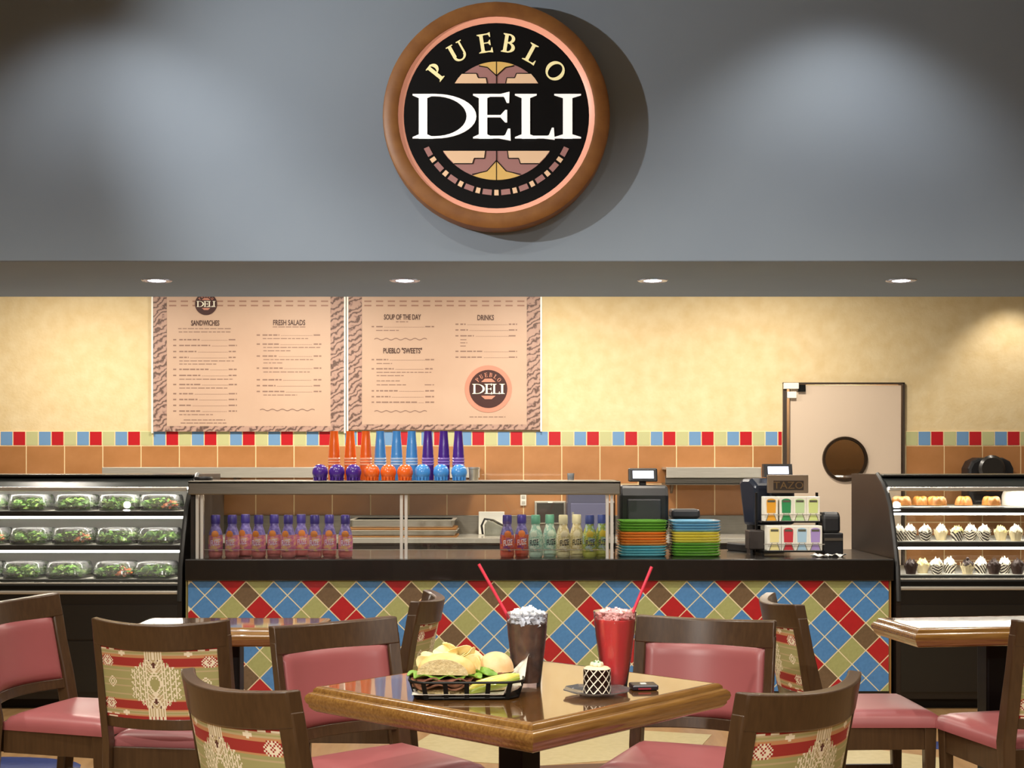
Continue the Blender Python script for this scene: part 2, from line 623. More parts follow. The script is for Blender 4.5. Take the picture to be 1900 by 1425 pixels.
# recessed lamps in the underside of the upper wall
lens = None
LY = 7.94
for i, px in enumerate((291, 751, 1211, 1672)):
    lx = X(px, LY)
    t = thing('downlight', ('round recessed downlight leftmost in the grey soffit', 'round recessed downlight in the soffit above the left menu board',
                            'second recessed soffit downlight from the right', 'rightmost recessed soffit downlight above the cream door')[i], 'downlight', (lx, LY, ZS), 0, 'downlights in the soffit')
    MB().lathe([(.05, -.001), (.058, -.006), (.085, -.006), (.09, -.001)], (0, 0, 0), 28).build('trim_ring', mat('lamp_trim', '#b9c0d6', .25, .5), t, 40)
    MB().lathe([(.0, -.005), (.03, -.008), (.052, -.004)], (0, 0, 0), 24, cap=False).build('lens', M_lamp, t, 60)
    spot_light('downlight_lamp', (lx, LY, ZS - .03), (lx, LY, 0), 48, 120, .6, (1, .9, .76), .04)

# ------------------------------------------------------------------ round sign
SGD = 7.06
sgx, sgz = X(921, SGD), Z(212, SGD)
K = SGD / FPX / 3.238
sign = thing('round_sign', 'round wooden framed black sign reading PUEBLO DELI on the blue-grey wall', 'sign', (sgx, YS0, sgz))
RO, RP, RB = 686 * K, 604 * K, 568 * K
MB().lathe([(RP - .012, -.02), (RP - .01, -.145), (RP + .004, -.15), (RO - .016, -.144), (RO - .004, -.136), (RO, -.12), (RO, -.02)], (0, 0, 0), 72, 'y', cap=False).build('wood_frame', M_sign_wood, sign, 40)
MB().lathe([(RO - .12, 0), (RO - .12, -.03)], (0, 0, 0), 48, 'y').build('wall_mount', M_blackm, sign)
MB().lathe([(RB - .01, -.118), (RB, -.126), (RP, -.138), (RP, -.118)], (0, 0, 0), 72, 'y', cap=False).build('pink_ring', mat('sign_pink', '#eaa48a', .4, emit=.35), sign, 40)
MB().lathe([(RB + .005, -.02), (RB + .005, -.12)], (0, 0, 0), 72, 'y').build('face', M_sign_black, sign)
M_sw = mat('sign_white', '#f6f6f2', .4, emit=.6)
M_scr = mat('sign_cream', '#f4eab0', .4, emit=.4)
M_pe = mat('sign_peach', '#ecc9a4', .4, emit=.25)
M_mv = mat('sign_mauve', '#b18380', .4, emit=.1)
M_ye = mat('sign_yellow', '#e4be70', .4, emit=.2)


def sp(x, y): return ((x - 746) * K, (692 - y) * K)


def spoly(pts, name, m, y0=-.119, y1=-.124):
    return MB().prism([sp(*p) for p in pts], 'y', y0, y1).build(name, m, sign)


for ch, x0, x1, y0, y1 in (('D', 235, 625, 562, 830), ('E', 597, 832, 562, 830), ('L', 855, 1097, 562, 830), ('I', 1095, 1256, 562, 830)):
    hh = (y1 - y0)
    mb = MB()
    cx_, cz_ = sp((x0 + x1) / 2, (y0 + y1) / 2)
    glyphs_mb(mb, ch, (x1 - x0) / hh, cx_, cz_, hh * K, 0, -.119, -.126)
    mb.build('letter_' + ch.lower(), M_sw, sign)
for ch, x_, y_, wd in (('P', 383, 428, .62), ('U', 512, 308, .92), ('E', 674, 256, .78), ('B', 820, 256, .74), ('L', 962, 318, .74), ('O', 1100, 422, 1.02)):
    dx_, dy_ = x_ - 746, 692 - y_
    mb = MB()
    glyphs_mb(mb, ch, wd, dx_ * K, dy_ * K, 112 * K, -math.atan2(dx_, dy_) * .95, -.119, -.125)
    mb.build('letter_' + ch.lower(), M_scr, sign)


def seg_pts(cx_, cy_, r_, x0, x1, up, n=14):
    out = []
    for k in range(n + 1):
        x = x0 + (x1 - x0) * k / n
        dy = math.sqrt(max(r_ * r_ - (x - cx_) ** 2, 0))
        out.append((x, cy_ - dy if up else cy_ + dy))
    return out


# upper emblem: mauve base, peach steps, yellow wedge
spoly([(495, 497)] + seg_pts(746, 676, 309, 496, 996, True, 24) + [(998, 497)], 'emblem_mauve', M_mv, -.119, -.1215)
spoly([(746, 450), (692, 405)] + seg_pts(746, 676, 309, 640, 852, True, 14) + [(800, 405)], 'emblem_yellow', M_ye)
for s_ in (-1, 1):
    f_ = lambda p: (p[0] if s_ < 0 else 1492 - p[0], p[1])
    q = [(495, 497), (690, 497), (684, 466), (638, 466), (626, 440), (538, 440), (514, 468)]
    spoly([f_(p) for p in q], 'emblem_peach', M_pe)
for a, b in (((746, 367), (746, 497)), ((692, 402), (746, 452)), ((746, 452), (800, 402)), ((640, 392), (692, 402)), ((800, 402), (852, 392)), ((690, 497), (684, 466)), ((802, 497), (808, 466)), ((684, 464), (636, 464)), ((808, 464), (856, 464)), ((636, 464), (626, 438)), ((856, 464), (866, 438)), ((626, 438), (536, 438)), ((866, 438), (956, 438))):
    d_ = Vector((b[0] - a[0], b[1] - a[1])).normalized()
    n_ = Vector((-d_.y, d_.x)) * 2.6
    spoly([(a[0] + n_.x, a[1] + n_.y), (b[0] + n_.x, b[1] + n_.y), (b[0] - n_.x, b[1] - n_.y), (a[0] - n_.x, a[1] - n_.y)], 'emblem_line', M_sign_black, -.12, -.1255)
# lower emblem
spoly([(425, 905)] + seg_pts(746, 691, 389, 427, 1065, False, 24) + [(1067, 905)], 'emblem_mauve', M_mv, -.119, -.1215)
spoly([(746, 965), (690, 1025)] + seg_pts(746, 691, 389, 605, 887, False, 14) + [(804, 1025)], 'emblem_yellow', M_ye)
for s_ in (-1, 1):
    f_ = lambda p: (p[0] if s_ < 0 else 1492 - p[0], p[1])
    q = [(425, 905), (680, 905), (674, 948), (614, 948), (602, 980), (490, 980), (452, 942)]
    spoly([f_(p) for p in q], 'emblem_peach', M_pe)
for a, b in (((746, 905), (746, 1080)), ((746, 963), (688, 1027)), ((746, 963), (804, 1027)), ((688, 1027), (600, 1047)), ((804, 1027), (892, 1047)), ((680, 905), (674, 950)), ((812, 905), (818, 950)), ((674, 950), (612, 950)), ((818, 950), (880, 950)), ((612, 950), (602, 982)), ((880, 950), (890, 982)), ((602, 982), (490, 982)), ((890, 982), (1002, 982))):
    d_ = Vector((b[0] - a[0], b[1] - a[1])).normalized()
    n_ = Vector((-d_.y, d_.x)) * 2.6
    spoly([(a[0] + n_.x, a[1] + n_.y), (b[0] + n_.x, b[1] + n_.y), (b[0] - n_.x, b[1] - n_.y), (a[0] - n_.x, a[1] - n_.y)], 'emblem_line', M_sign_black, -.12, -.1255)
for k in range(-9, 10):
    long_ = k % 2 == 1
    a = -PI / 2 + k * R(6.9)
    ha = R(3.4) if long_ else R(1.6)
    r0, r1 = 448 * K, 481 * K
    q = [(r0 * math.cos(a - ha), r0 * math.sin(a - ha)), (r1 * math.cos(a - ha), r1 * math.sin(a - ha)), (r1 * math.cos(a + ha), r1 * math.sin(a + ha)), (r0 * math.cos(a + ha), r0 * math.sin(a + ha))]
    MB().prism(q, 'y', -.119, -.124).build('bead', M_mv if long_ else M_pe, sign)

# ------------------------------------------------------------------ menu boards on the kitchen wall
YB = YW - .03
M_board = mat('menu_tan', '#bda08a', .55, noise=(2, '#b79983'))
M_ink = mat('menu_ink', '#84675a', .6)
M_ink2 = mat('menu_ink_dark', '#4a2f26', .6)


def border_mat():
    m = bpy.data.materials.new('menu_border')
    m.use_nodes = True
    nt = m.node_tree
    b = nt.nodes['Principled BSDF']
    b.inputs['Roughness'].default_value = .6
    tc = nt.nodes.new('ShaderNodeTexCoord')
    mp = nt.nodes.new('ShaderNodeMapping')
    mp.inputs['Rotation'].default_value = (0, R(32), 0)
    wv = nt.nodes.new('ShaderNodeTexWave')
    wv.inputs['Scale'].default_value = 7
    wv.inputs['Distortion'].default_value = 9
    wv.inputs['Detail'].default_value = 3
    wv.inputs['Detail Scale'].default_value = 2
    wv.bands_direction = 'Z'
    r = nt.nodes.new('ShaderNodeValToRGB')
    e = r.color_ramp.elements
    e[0].position, e[0].color = .08, lin('#5d463c')
    e[1].position, e[1].color = .8, lin('#ab8b7b')
    e2 = e.new(.35)
    e2.color = lin('#94756a')
    nt.links.new(tc.outputs['Object'], mp.inputs[0])
    nt.links.new(mp.outputs[0], wv.inputs[0])
    nt.links.new(wv.outputs['Fac'], r.inputs[0])
    nt.links.new(r.outputs[0], b.inputs['Base Color'])
    return m


M_border = border_mat()
logo_mats = (M_sign_black, mat('menu_white', '#f2ecd8', .5), mat('menu_logo_brown', '#3a1712', .5), mat('menu_logo_pink', '#c0826c', .5))


def wp(x, y, ox):            # crop pixel of a menu board -> wall x, z
    return X(ox + x / 4.872, YB), Z(540 + y / 4.872, YB)


def logo(parent, cx_, cz_, r_, full):
    L_ = bpy.data.objects.new('printed_logo', None)
    COL.objects.link(L_)
    L_.parent = parent
    L_.location = (cx_, 0, cz_)
    if full:
        MB().lathe([(0, 0), (r_ * 1.24, 0), (r_ * 1.24, -.003)], (0, 0, 0), 40, 'y').build('logo_ring', logo_mats[3], L_)
    MB().lathe([(0, -.002), (r_, -.002), (r_, -.005)], (0, 0, 0), 40, 'y').build('logo_disc', logo_mats[2], L_)
    mb = MB()
    hh = r_ * .52
    x = -r_ * .86
    for ch, wd in (('D', 1.3), ('E', .8), ('L', .82), ('I', .56)):
        glyphs_mb(mb, ch, wd, x + wd * hh / 2, 0, hh, 0, -.004, -.008)
        x += wd * hh * .95
    mb.build('logo_letters', logo_mats[1], L_)
    mb = MB()
    for k, ch in enumerate('PUEBLO'):
        a = R(-50 + 20 * k)
        glyphs_mb(mb, ch, .75, r_ * .74 * math.sin(a), r_ * .74 * math.cos(a), r_ * .22, -a, -.004, -.008)
    mb.build('logo_arc_letters', logo_mats[3], L_)
    mb = MB()
    for s_ in (1, -1):
        mb.prism([(-r_ * .38, s_ * r_ * .36), (r_ * .38, s_ * r_ * .36), (r_ * .18, s_ * r_ * .54), (-r_ * .18, s_ * r_ * .54)][::s_], 'y', -.004, -.007)
    mb.build('logo_emblem', logo_mats[3], L_)


def menu_board(ox, cols, label, crop_x0, crop_x1, heads, logos, waves):
    x0, zb = wp(crop_x0, 1270 if ox == 270 else 1255, ox)
    x1, _ = wp(crop_x1, 0, ox)
    zt = Z(505, YB)
    b = thing('menu_board', label, 'menu board', (0, YB, 0))
    MB().box(x0, x1, 0, .028, zb, zt).build('panel', M_board, b)
    bw = 122 / 4.872 / FPX * YB
    MB().box(x0, x0 + bw, -.002, .002, zb, zt).build('border_band', M_border, b)
    MB().box(x1 - bw, x1, -.002, .002, zb, zt).build('border_band', M_border, b)
    MB().box(x0 + bw, x1 - bw, -.002, .002, zb, zb + .045).build('border_band', M_border, b)
    mb = MB()
    for k in range(14):
        xx = x0 + bw + .05 + k * (x1 - x0 - 2 * bw - .1) / 13
        for zz, hh in ((Z(559, YB), .012), (Z(567, YB), .012)):
            mb.box(xx - .03, xx + .03, -.0015, .002, zz - hh / 2, zz + hh / 2)
    mb.build('printed_chain', mat('menu_chain', '#96705f', .6), b)['kind'] = 'stuff'
    e = .014
    MB().box(x0 - e, x0, -.008, .028, zb - e, zt).build('frame_edge', M_white, b)
    MB().box(x1, x1 + e, -.008, .028, zb - e, zt).build('frame_edge', M_white, b)
    mb = MB()
    for (xa, xb, y, kind) in cols:
        xx = xa
        _, zz = wp(0, y, ox)
        hh = .011 if kind == 'b' else .007
        if kind == 'd':           # dotted leader
            while xx < xb:
                p0, _ = wp(xx, 0, ox)
                mb.box(p0, p0 + .012, -.001, .002, zz - .006, zz - .003)
                xx += 16
            continue
        while xx < xb - 6:
            ww = min(rnd.uniform(22, 62), xb - xx)
            p0, _ = wp(xx, 0, ox)
            p1, _ = wp(xx + ww, 0, ox)
            mb.box(p0, p1, -.001, .002, zz - hh / 2, zz + hh / 2)
            xx += ww + 9
    mb.build('printed_lines', M_ink, b)['kind'] = 'stuff'
    for body, cx_, cy_, wd in heads:
        me = text_mesh(body, .062, .001, 'CENTER', .0012)
        xs = [v.co.x for v in me.vertices]
        s_ = wd / 4.872 / FPX * YB / (max(xs) - min(xs))
        me.materials.append(M_ink2)
        hx, hz = wp(cx_, cy_, ox)
        inst('printed_heading', me, b, (hx, -.002, hz), (PI / 2, 0, 0), (s_, 1, 1))
    for (xa, xb, y) in waves:
        p0, z0 = wp(xa, y, ox)
        p1, _ = wp(xb, y, ox)
        mb = MB()
        n = 40
        pts = [(p0 + (p1 - p0) * k / n, z0 + .007 * math.sin(k / n * 2 * PI * 5.5)) for k in range(n + 1)]
        for k in range(n):
            (a, c), (d, f_) = pts[k], pts[k + 1]
            mb.prism([(a, c - .004), (d, f_ - .004), (d, f_ + .004), (a, c + .004)], 'y', -.001, .002)
        mb.build('printed_wave', M_ink, b)
    for (lx, ly, lr, full) in logos:
        cx_, cz_ = wp(lx, ly, ox)
        logo(b, cx_, cz_, lr / 4.872 / FPX * YB, full)
    return b


c1 = [(295, 785, 340, 't'), (300, 770, 370, 't')]
for y, t in ((440, 490), (492, 585), (547, 460), (600, 390), (708, 570), (763, 495), (845, 495), (928, 430), (980, 470), (1033, 410), (1085, 500)):
    c1 += [(250, 278, y, 'b'), (305, t, y, 'b'), (t + 15, 735, y, 'd'), (752, 826, y, 'b')]
for a, b, y in ((305, 800, 632), (305, 640, 660), (305, 800, 797), (305, 740, 877), (305, 610, 1117), (345, 720, 1165), (318, 740, 1193)):
    c1.append((a, b, y, 't'))
for y, t in ((398, 1210), (480, 1205), (588, 1190), (697, 1240), (802, 1230), (855, 1175), (908, 1255)):
    c1 += [(1005, 1035, y, 'b'), (1058, t, y, 'b'), (t + 15, 1500, y, 'd'), (1520, 1590, y, 'b')]
for a, b, y in ((1150, 1445, 325), (1060, 1470, 430), (1065, 1580, 510), (1065, 1310, 540), (1065, 1515, 620), (1065, 1250, 650), (1065, 1485, 732), (1065, 1370, 940)):
    c1.append((a, b, y, 't'))
menu_board(270, c1, 'tan menu board headed SANDWICHES and FRESH SALADS on the yellow wall', 70, 1795,
           [('SANDWICHES', 540, 292, 255), ('FRESH SALADS', 1298, 288, 290)], [(548, 118, 100, False)], [(1035, 1530, 1075)])
c2 = [(330, 545, 356, 't'), (510, 620, 278, 't')]
for y, t in ((322, 390), (620, 440), (703, 490), (902, 525), (955, 460), (1005, 700)):
    c2 += [(290, 312, y, 'b'), (332, t, y, 'b'), (t + 15, 760, y, 'd'), (775, 855, y, 'b')]
for a, b, y in ((335, 475, 655), (335, 830, 735), (335, 580, 765), (335, 550, 812), (335, 610, 848), (770, 855, 848), (1175, 1500, 1138)):
    c2.append((a, b, y, 't'))
for y, t in ((300, 1140), (352, 1160), (405, 1215), (545, 1290), (598, 1290)):
    c2 += [(1048, 1075, y, 'b'), (1092, t, y, 'b'), (t + 15, 1520, y, 'd'), (1530, 1605, y, 'b')]
for y in (440, 468, 497):
    c2.append((1092, 1155, y, 't'))
menu_board(630, c2, 'tan menu board headed SOUP OF THE DAY with a round logo', 80, 1815,
           [('SOUP OF THE DAY', 568, 238, 335), ('PUEBLO "SWEETS"', 570, 542, 350), ('DRINKS', 1320, 243, 150)], [(1345, 885, 172, True)], [(315, 790, 435), (315, 790, 1088)])

# ------------------------------------------------------------------ kitchen: shelves, back counter and what stands there
def wall_shelf(px0, px1, label, step):
    D = 11.0
    t = thing('wall_shelf', label, 'shelf', (0, 0, 0))
    x0, x1 = X(px0, D), X(px1, D)
    z1 = Z(867, D)
    MB().box(x0, x1, D, YW - .012, z1 - .02, z1).box(x0, x1, D - .012, D, z1 - .085, z1).build('shelf_board', M_steel, t, bevel=.003)
    if step:
        MB().box(x0, x1, D + .06, D + .075, z1 - .14, z1 - .07).box(x0, x1, D + .06, YW - .012, z1 - .145, z1 - .13).build('under_shelf', M_steel_d, t, bevel=.003)
    for k in range(2 if step else 4):
        xx = x0 + .08 + (x1 - x0 - .16) * k / (1 if step else 3)
        MB().prism([(D + .03, z1 - .02), (YW - .013, z1 - .02), (YW - .013, z1 - .22)], 'x', xx - .01, xx + .01).build('bracket', M_steel_d, t)
    return t


wall_shelf(190, 890, 'long stainless wall shelf behind the salad case and colourful cups', False)
wall_shelf(1236, 1412, 'short stainless wall shelf between the two cash registers', True)
ZBK = .77
YBK = 10.66
t = thing('back_counter', 'stainless back counter with splashback along the brown tiled wall', 'counter')
bx0, bx1 = X(150, 11), X(1448, 11)
MB().box(bx0, bx1, YBK, YW - .03, ZBK - .04, ZBK).build('worktop', M_steel, t, bevel=.004)
MB().box(bx0, bx1, YW - .03, YW - .012, ZBK - .04, ZBK + .155).build('splashback', M_steel_d, t, bevel=.003)
MB().box(bx0, bx1, YBK + .05, YW - .03, .1, ZBK - .04).build('cabinet', mat('back_cabinet', '#4a3a2e', .5), t)
for k in range(6):
    xa = bx0 + (bx1 - bx0) * k / 6
    d_ = MB().box(xa + .01, xa + (bx1 - bx0) / 6 - .01, YBK + .035, YBK + .05, .14, ZBK - .06).build('cabinet_door', M_darkbrown, t, bevel=.004)
    MB().box(xa + .4, xa + .52, YBK + .015, YBK + .035, .62, .64).build('handle', M_steel, d_)
# stacked pans and boards
DP = 10.95
z = ZBK
for i, (pa, pb, h_, m, nm, lb) in enumerate(((650, 850, .012, 'brd', 'cutting_board', 'brown cutting board lowest in the stack on the back counter'),
                                            (654, 846, .045, 'st', 'baking_pan', 'steel pan lowest of two stacked behind the sneeze guard'),
                                            (652, 848, .02, 'brd', 'cutting_board', 'brown cutting board between the stacked steel pans'),
                                            (658, 842, .065, 'st', 'baking_pan', 'steel pan topmost in the stack behind the sneeze guard'))):
    xa, xb = X(pa, DP), X(pb, DP)
    if m == 'brd':
        o = MB().box(xa, xb, DP - .2, DP + .22, z, z + h_).build(nm, mat('board_brown', '#9a6a34', .5, noise=(4, '#85582a', (1, 20, 20))), bevel=.004)
    else:
        o = thing(nm, lb, 'pan', (0, 0, 0))
        MB().box(xa, xb, DP - .19, DP + .2, z, z + h_).build('pan_body', M_steel, o, bevel=.012)
        MB().box(xa - .02, xb + .02, DP - .21, DP + .22, z + h_ - .006, z + h_).build('pan_rim', M_steel, o, bevel=.003)
    tag(o, lb, 'board' if m == 'brd' else 'pan')
    z += h_
# white board and slicer-like scoop holder
o = MB().box(X(888, 11.2), X(936, 11.2), 11.2, 11.215, ZBK, ZBK + .19).build('white_cutting_board', M_white, bevel=.004)
tag(o, 'white cutting board standing against the splashback beside the dark dispenser', 'board')
t = thing('food_scoop', 'grey metal scoop with dark bent handle before the white board', 'scoop', (X(915, 11.05), 11.05, ZBK))
MB().prism([(-.07, 0), (.09, 0), (.09, .07), (-.04, .13), (-.07, .09)], 'y', -.03, .03).build('scoop_body', mat('scoop_grey', '#8f8f84', .35, .6), t, bevel=.008)
MB().tube([(-.085, 0, .01), (-.095, 0, .08), (-.07, 0, .135), (0, 0, .125), (.1, 0, .07)], .009, 8).build('scoop_handle', M_blackp, t, 40)
# outlet, framed dark dispenser, grey-blue box, dark appliance
t = thing('wall_outlet', 'small white electrical outlet on the brown tiles above the bottles', 'outlet', (X(971, YW), YW - .016, Z(927, YW)))
MB().box(-.025, .025, -.008, 0, -.05, .05).build('cover_plate', M_white, t, bevel=.003)
MB().box(-.014, .014, -.012, -.008, .012, .036).build('socket', mat('socket_grey', '#b8b2a6', .5), t)
MB().box(-.014, .014, -.012, -.008, -.036, -.012).build('socket', mat('socket_grey', '#b8b2a6', .5), t)
t = thing('towel_dispenser', 'dark square towel dispenser with pale steel frame on tiled wall', 'dispenser', (X(1021, 11.2), 11.2, 0))
za, zb_ = Z(972, 11.2), Z(930, 11.2)
MB().box(-.13, .13, .0, YW - .0125 - 11.2, za, zb_).build('dispenser_body', M_steel, t, bevel=.006)
MB().box(-.112, .112, -.006, 0, za + .012, zb_ - .015).build('dark_window', mat('dispenser_dark', '#3a3630', .3), t)
MB().box(-.02, .02, -.012, 0, zb_ - .014, zb_ - .004).build('latch', M_white, t)
t = thing('equipment_box', 'blue-grey box on the back counter behind the last bottles', 'box', (X(1090, 10.95), 10.95, ZBK))
bw = 38 / FPX * 10.95
MB().box(-bw, bw, -.12, .2, .0, Z(905, 10.95) - ZBK).build('box_body', mat('blue_grey_metal', '#5a5a70', .4, .2), t, bevel=.01)
MB().box(-bw * .85, bw * .85, -.128, -.12, .05, .27).build('box_door', mat('blue_grey_metal2', '#6a6a86', .35, .2), t, bevel=.004)
MB().box(-bw * .8, -bw * .7, -.14, -.128, .12, .2).build('handle', M_steel, t)
t = thing('warming_appliance', 'dark tall appliance on the back counter behind the leftmost bottles', 'appliance', (X(388, 10.95), 10.95, ZBK))
MB().box(-.1, .08, -.15, .2, 0, .42).build('appliance_body', mat('appliance_dark', '#3a322a', .4), t, bevel=.01)
MB().box(-.07, .05, -.158, -.15, .06, .36).build('appliance_door', mat('appliance_dark2', '#2c2620', .25), t, bevel=.004)
MB().box(.052, .062, -.175, -.15, .1, .32).build('handle', M_steel, t)
# round-topped black dispenser on the wall behind the pastry case
t = thing('soap_dispenser', 'black round-topped dispenser on brown tiles behind the pastry case', 'dispenser', (X(1838, 11.15), YW - .012, 0))
zt = Z(849, 11.15)
prof = [(-.19, zt - .45), (.19, zt - .45), (.19, zt - .09), (.16, zt - .03), (.1, zt), (-.1, zt), (-.16, zt - .03), (-.19, zt - .09)]
MB().prism(prof, 'y', -.2, 0).build('dispenser_cover', M_blackp, t, bevel=.025)
MB().box(-.13, .13, -.21, -.2, zt - .3, zt - .14).build('viewing_panel', mat('smoked_panel', '#2a2420', .12), t)
MB().lathe([(0, -.03), (.09, -.03), (.11, -.012), (.11, 0)], (0, -.2, zt - .09), 24, 'y').build('round_cap', mat('cap_grey', '#2a2724', .3), t, 40)

# ------------------------------------------------------------------ tiled service counter
CX0, CX1 = X(345, YC), X(1653, YC)
ZT0, ZT1 = .712, .832
counter = thing('service_counter', 'service counter faced with blue, red, olive and brown diagonal tiles', 'counter')
MB().box(CX0, CX1, YC + .006, 8.25, 0, ZT0).build('counter_body', M_darkbrown, counter)
MB().box(CX0 + .012, CX1 - .012, YC, YC + .006, .0, ZT0).build('grout_bed', M_grout, counter)
MB().box(CX0, CX0 + .01, YC - .006, YC + .006, 0, ZT0).build('edge_trim', mat('trim_olive', '#7c7446', .4), counter)
MB().box(CX1 - .01, CX1, YC - .006, YC + .006, 0, ZT0).build('edge_trim', mat('trim_brass', '#8f6a3a', .4), counter)
M_ct = {'R': mat('counter_tile_red', '#b01f25', .3, noise=(25, '#a31c22'), coat=.2), 'B': mat('counter_tile_blue', '#4f86bd', .35, noise=(60, '#477cb2'), coat=.15),
        'O': mat('counter_tile_olive', '#a3a66c', .35, noise=(60, '#9b9e64'), coat=.15), 'N': mat('counter_tile_brown', '#6f5a42', .35, noise=(60, '#65513a'), coat=.15)}
HA = 25.55 / FPX * YC            # half diagonal
ux0 = X(737.7, YC)
uz0 = Z(1079, YC)
PATT = {0: {0: 'R', 2: 'O', 4: 'B'}, 1: {1: 'N', 3: 'B', 5: 'B'}, 2: {0: 'O', 2: 'R', 4: 'B'}}


def clip(poly, ax, lim, keep_greater):
    out = []
    for i in range(len(poly)):
        p, q = poly[i], poly[(i + 1) % len(poly)]
        pin = (p[ax] >= lim) == keep_greater
        qin = (q[ax] >= lim) == keep_greater
        if pin:
            out.append(p)
        if pin != qin:
            t_ = (lim - p[ax]) / (q[ax] - p[ax])
            out.append((p[0] + t_ * (q[0] - p[0]), p[1] + t_ * (q[1] - p[1])))
    return out


gd = HA - .0044
full_tile = {k: MB().prism([(-gd, 0), (0, -gd), (gd, 0), (0, gd)], 'y', -.0018, .003).mesh('diagonal_tile', m) for k, m in M_ct.items()}
ntile = 0
for n in range(0, 14):
    for m_ in range(-22, 48):
        if (m_ + n) % 2:
            continue
        cx_, cz_ = ux0 + m_ * HA, uz0 - n * HA
        if cx_ + HA < CX0 + .012 or cx_ - HA > CX1 - .012 or cz_ + HA < .1:
            continue
        k = PATT[n % 3][(m_ + 3 * ((n // 3) % 2)) % 6]
        inside = cx_ - HA > CX0 + .012 and cx_ + HA < CX1 - .012 and cz_ + HA < ZT0 and cz_ - HA > .1
        if inside:
            inst('diagonal_tile', full_tile[k], counter, (cx_, YC, cz_))
        else:
            q = [(cx_ - gd, cz_), (cx_, cz_ - gd), (cx_ + gd, cz_), (cx_, cz_ + gd)]
            for ax, lim, kg in ((0, CX0 + .013, True), (0, CX1 - .013, False), (1, .1, True), (1, ZT0 - .001, False)):
                q = clip(q, ax, lim, kg) if len(q) > 2 else q
            if len(q) < 3:
                continue
            ar = abs(sum(q[i][0] * q[(i + 1) % len(q)][1] - q[(i + 1) % len(q)][0] * q[i][1] for i in range(len(q)))) / 2
            if ar < 2e-4:
                continue
            MB().prism(q, 'y', YC - .0018, YC + .003).build('diagonal_tile', M_ct[k], counter)
        ntile += 1
MB().box(CX0 + .012, CX1 - .012, YC - .004, YC + .004, 0, .1).build('kick_plate', M_black, counter)
top = MB().box(CX0, CX1 + .01, YC - .03, 8.3, ZT0, ZT1).build('countertop', M_black, bevel=.006)
tag(top, 'thick black countertop slab over the diagonal tiles', 'countertop')

# sneeze guard
DG = 7.5
guard = thing('sneeze_guard', 'stainless capped glass sneeze guard enclosing the bottles on the counter', 'sneeze guard', (0, 0, 0))
gx0, gx1 = X(350, DG), X(1151, DG)
gz1, gz0 = Z(892, DG), Z(918, DG)
MB().box(gx0, gx1, DG - .02, DG + .42, gz1 - .02, gz1).box(gx0, gx1, DG - .02, DG, gz0, gz1).box(gx0, gx0 + .02, DG, DG + .42, gz0, gz1).box(gx1 - .02, gx1, DG, DG + .42, gz0, gz1).build('cap_shelf', M_steel_d, guard, bevel=.006)
for px in (370, 749, 1131):
    xx = X(px, DG)
    for s_ in (-1, 1):
        MB().box(xx + s_ * .013 - .008, xx + s_ * .013 + .008, DG, DG + .02, ZT1, gz0 + .01).build('post', mat('bright_steel', '#e4e2dc', .22, .45), guard)
for pa, pb in ((378, 743), (756, 1125)):
    MB().box(X(pa, DG), X(pb, DG), DG + .008, DG + .014, ZT1, gz0).build('glass_pane', M_glass, guard)
for px, s_ in ((358, 1), (1140, -1)):
    MB().box(X(px, DG) , X(px, DG) + .006, DG + .02, DG + .4, ZT1, gz0).build('glass_pane', M_glass, guard)
MB().box(gx0 + .05, gx1 - .05, DG + .03, DG + .042, gz1 - .034, gz1 - .022).build('light_strip', mat('guard_light', '#ffffff', .5, emit=40, emitcol='#fff1dc'), guard)
MB().box(X(378, DG), X(1125, DG), DG + .016, DG + .02, ZT1 + .045, ZT1 + .049).build('guard_rail', M_steel, guard)
MB().box(X(352, DG), X(364, DG), DG + .024, DG + .4, ZT1, gz0 - .001).build('end_panel', M_darkbrown, guard)

# juice bottles
M_cap_p = mat('cap_purple', '#372d7c', .3)
M_cap_b = mat('cap_blue', '#34468c', .35)
M_cap_g = mat('cap_green', '#5d9c86', .35)
M_cap_c = mat('cap_cream', '#cfc9a8', .35)
bot_prof = [(.0, 0), (.034, 0), (.039, .006), (.0405, .02), (.039, .04), (.0405, .06), (.0405, .10), (.0385, .125), (.032, .15), (.0245, .17), (.022, .182), (.022, .19)]
lab_prof = [(.0402, .035), (.0413, .05), (.0413, .1), (.0395, .122)]
top_prof = [(.0389, .126), (.0327, .15), (.0252, .17), (.0226, .188)]
cap_prof = [(.02, .188), (.0258, .188), (.0262, .2), (.0258, .232), (.0235, .238), (0, .238)]
bot_mesh = {}


def bottle_mat(nm, c1_, c2_, c3_):
    """label print: vertical colour bands with blotches, by height"""
    m = bpy.data.materials.new(nm)
    m.use_nodes = True
    nt = m.node_tree
    b = nt.nodes['Principled BSDF']
    b.inputs['Roughness'].default_value = .2
    tc = nt.nodes.new('ShaderNodeTexCoord')
    n = nt.nodes.new('ShaderNodeTexNoise')
    n.inputs['Scale'].default_value = 34
    n.inputs['Detail'].default_value = 2
    nt.links.new(tc.outputs['Object'], n.inputs['Vector'])
    r = nt.nodes.new('ShaderNodeValToRGB')
    r.color_ramp.interpolation = 'EASE'
    e = r.color_ramp.elements
    e[0].position, e[0].color = .4, lin(c1_)
    e[1].position, e[1].color = .62, lin(c3_)
    e2 = e.new(.52)
    e2.color = lin(c2_)
    nt.links.new(n.outputs['Fac'], r.inputs[0])
    nt.links.new(r.outputs[0], b.inputs['Base Color'])
    return m


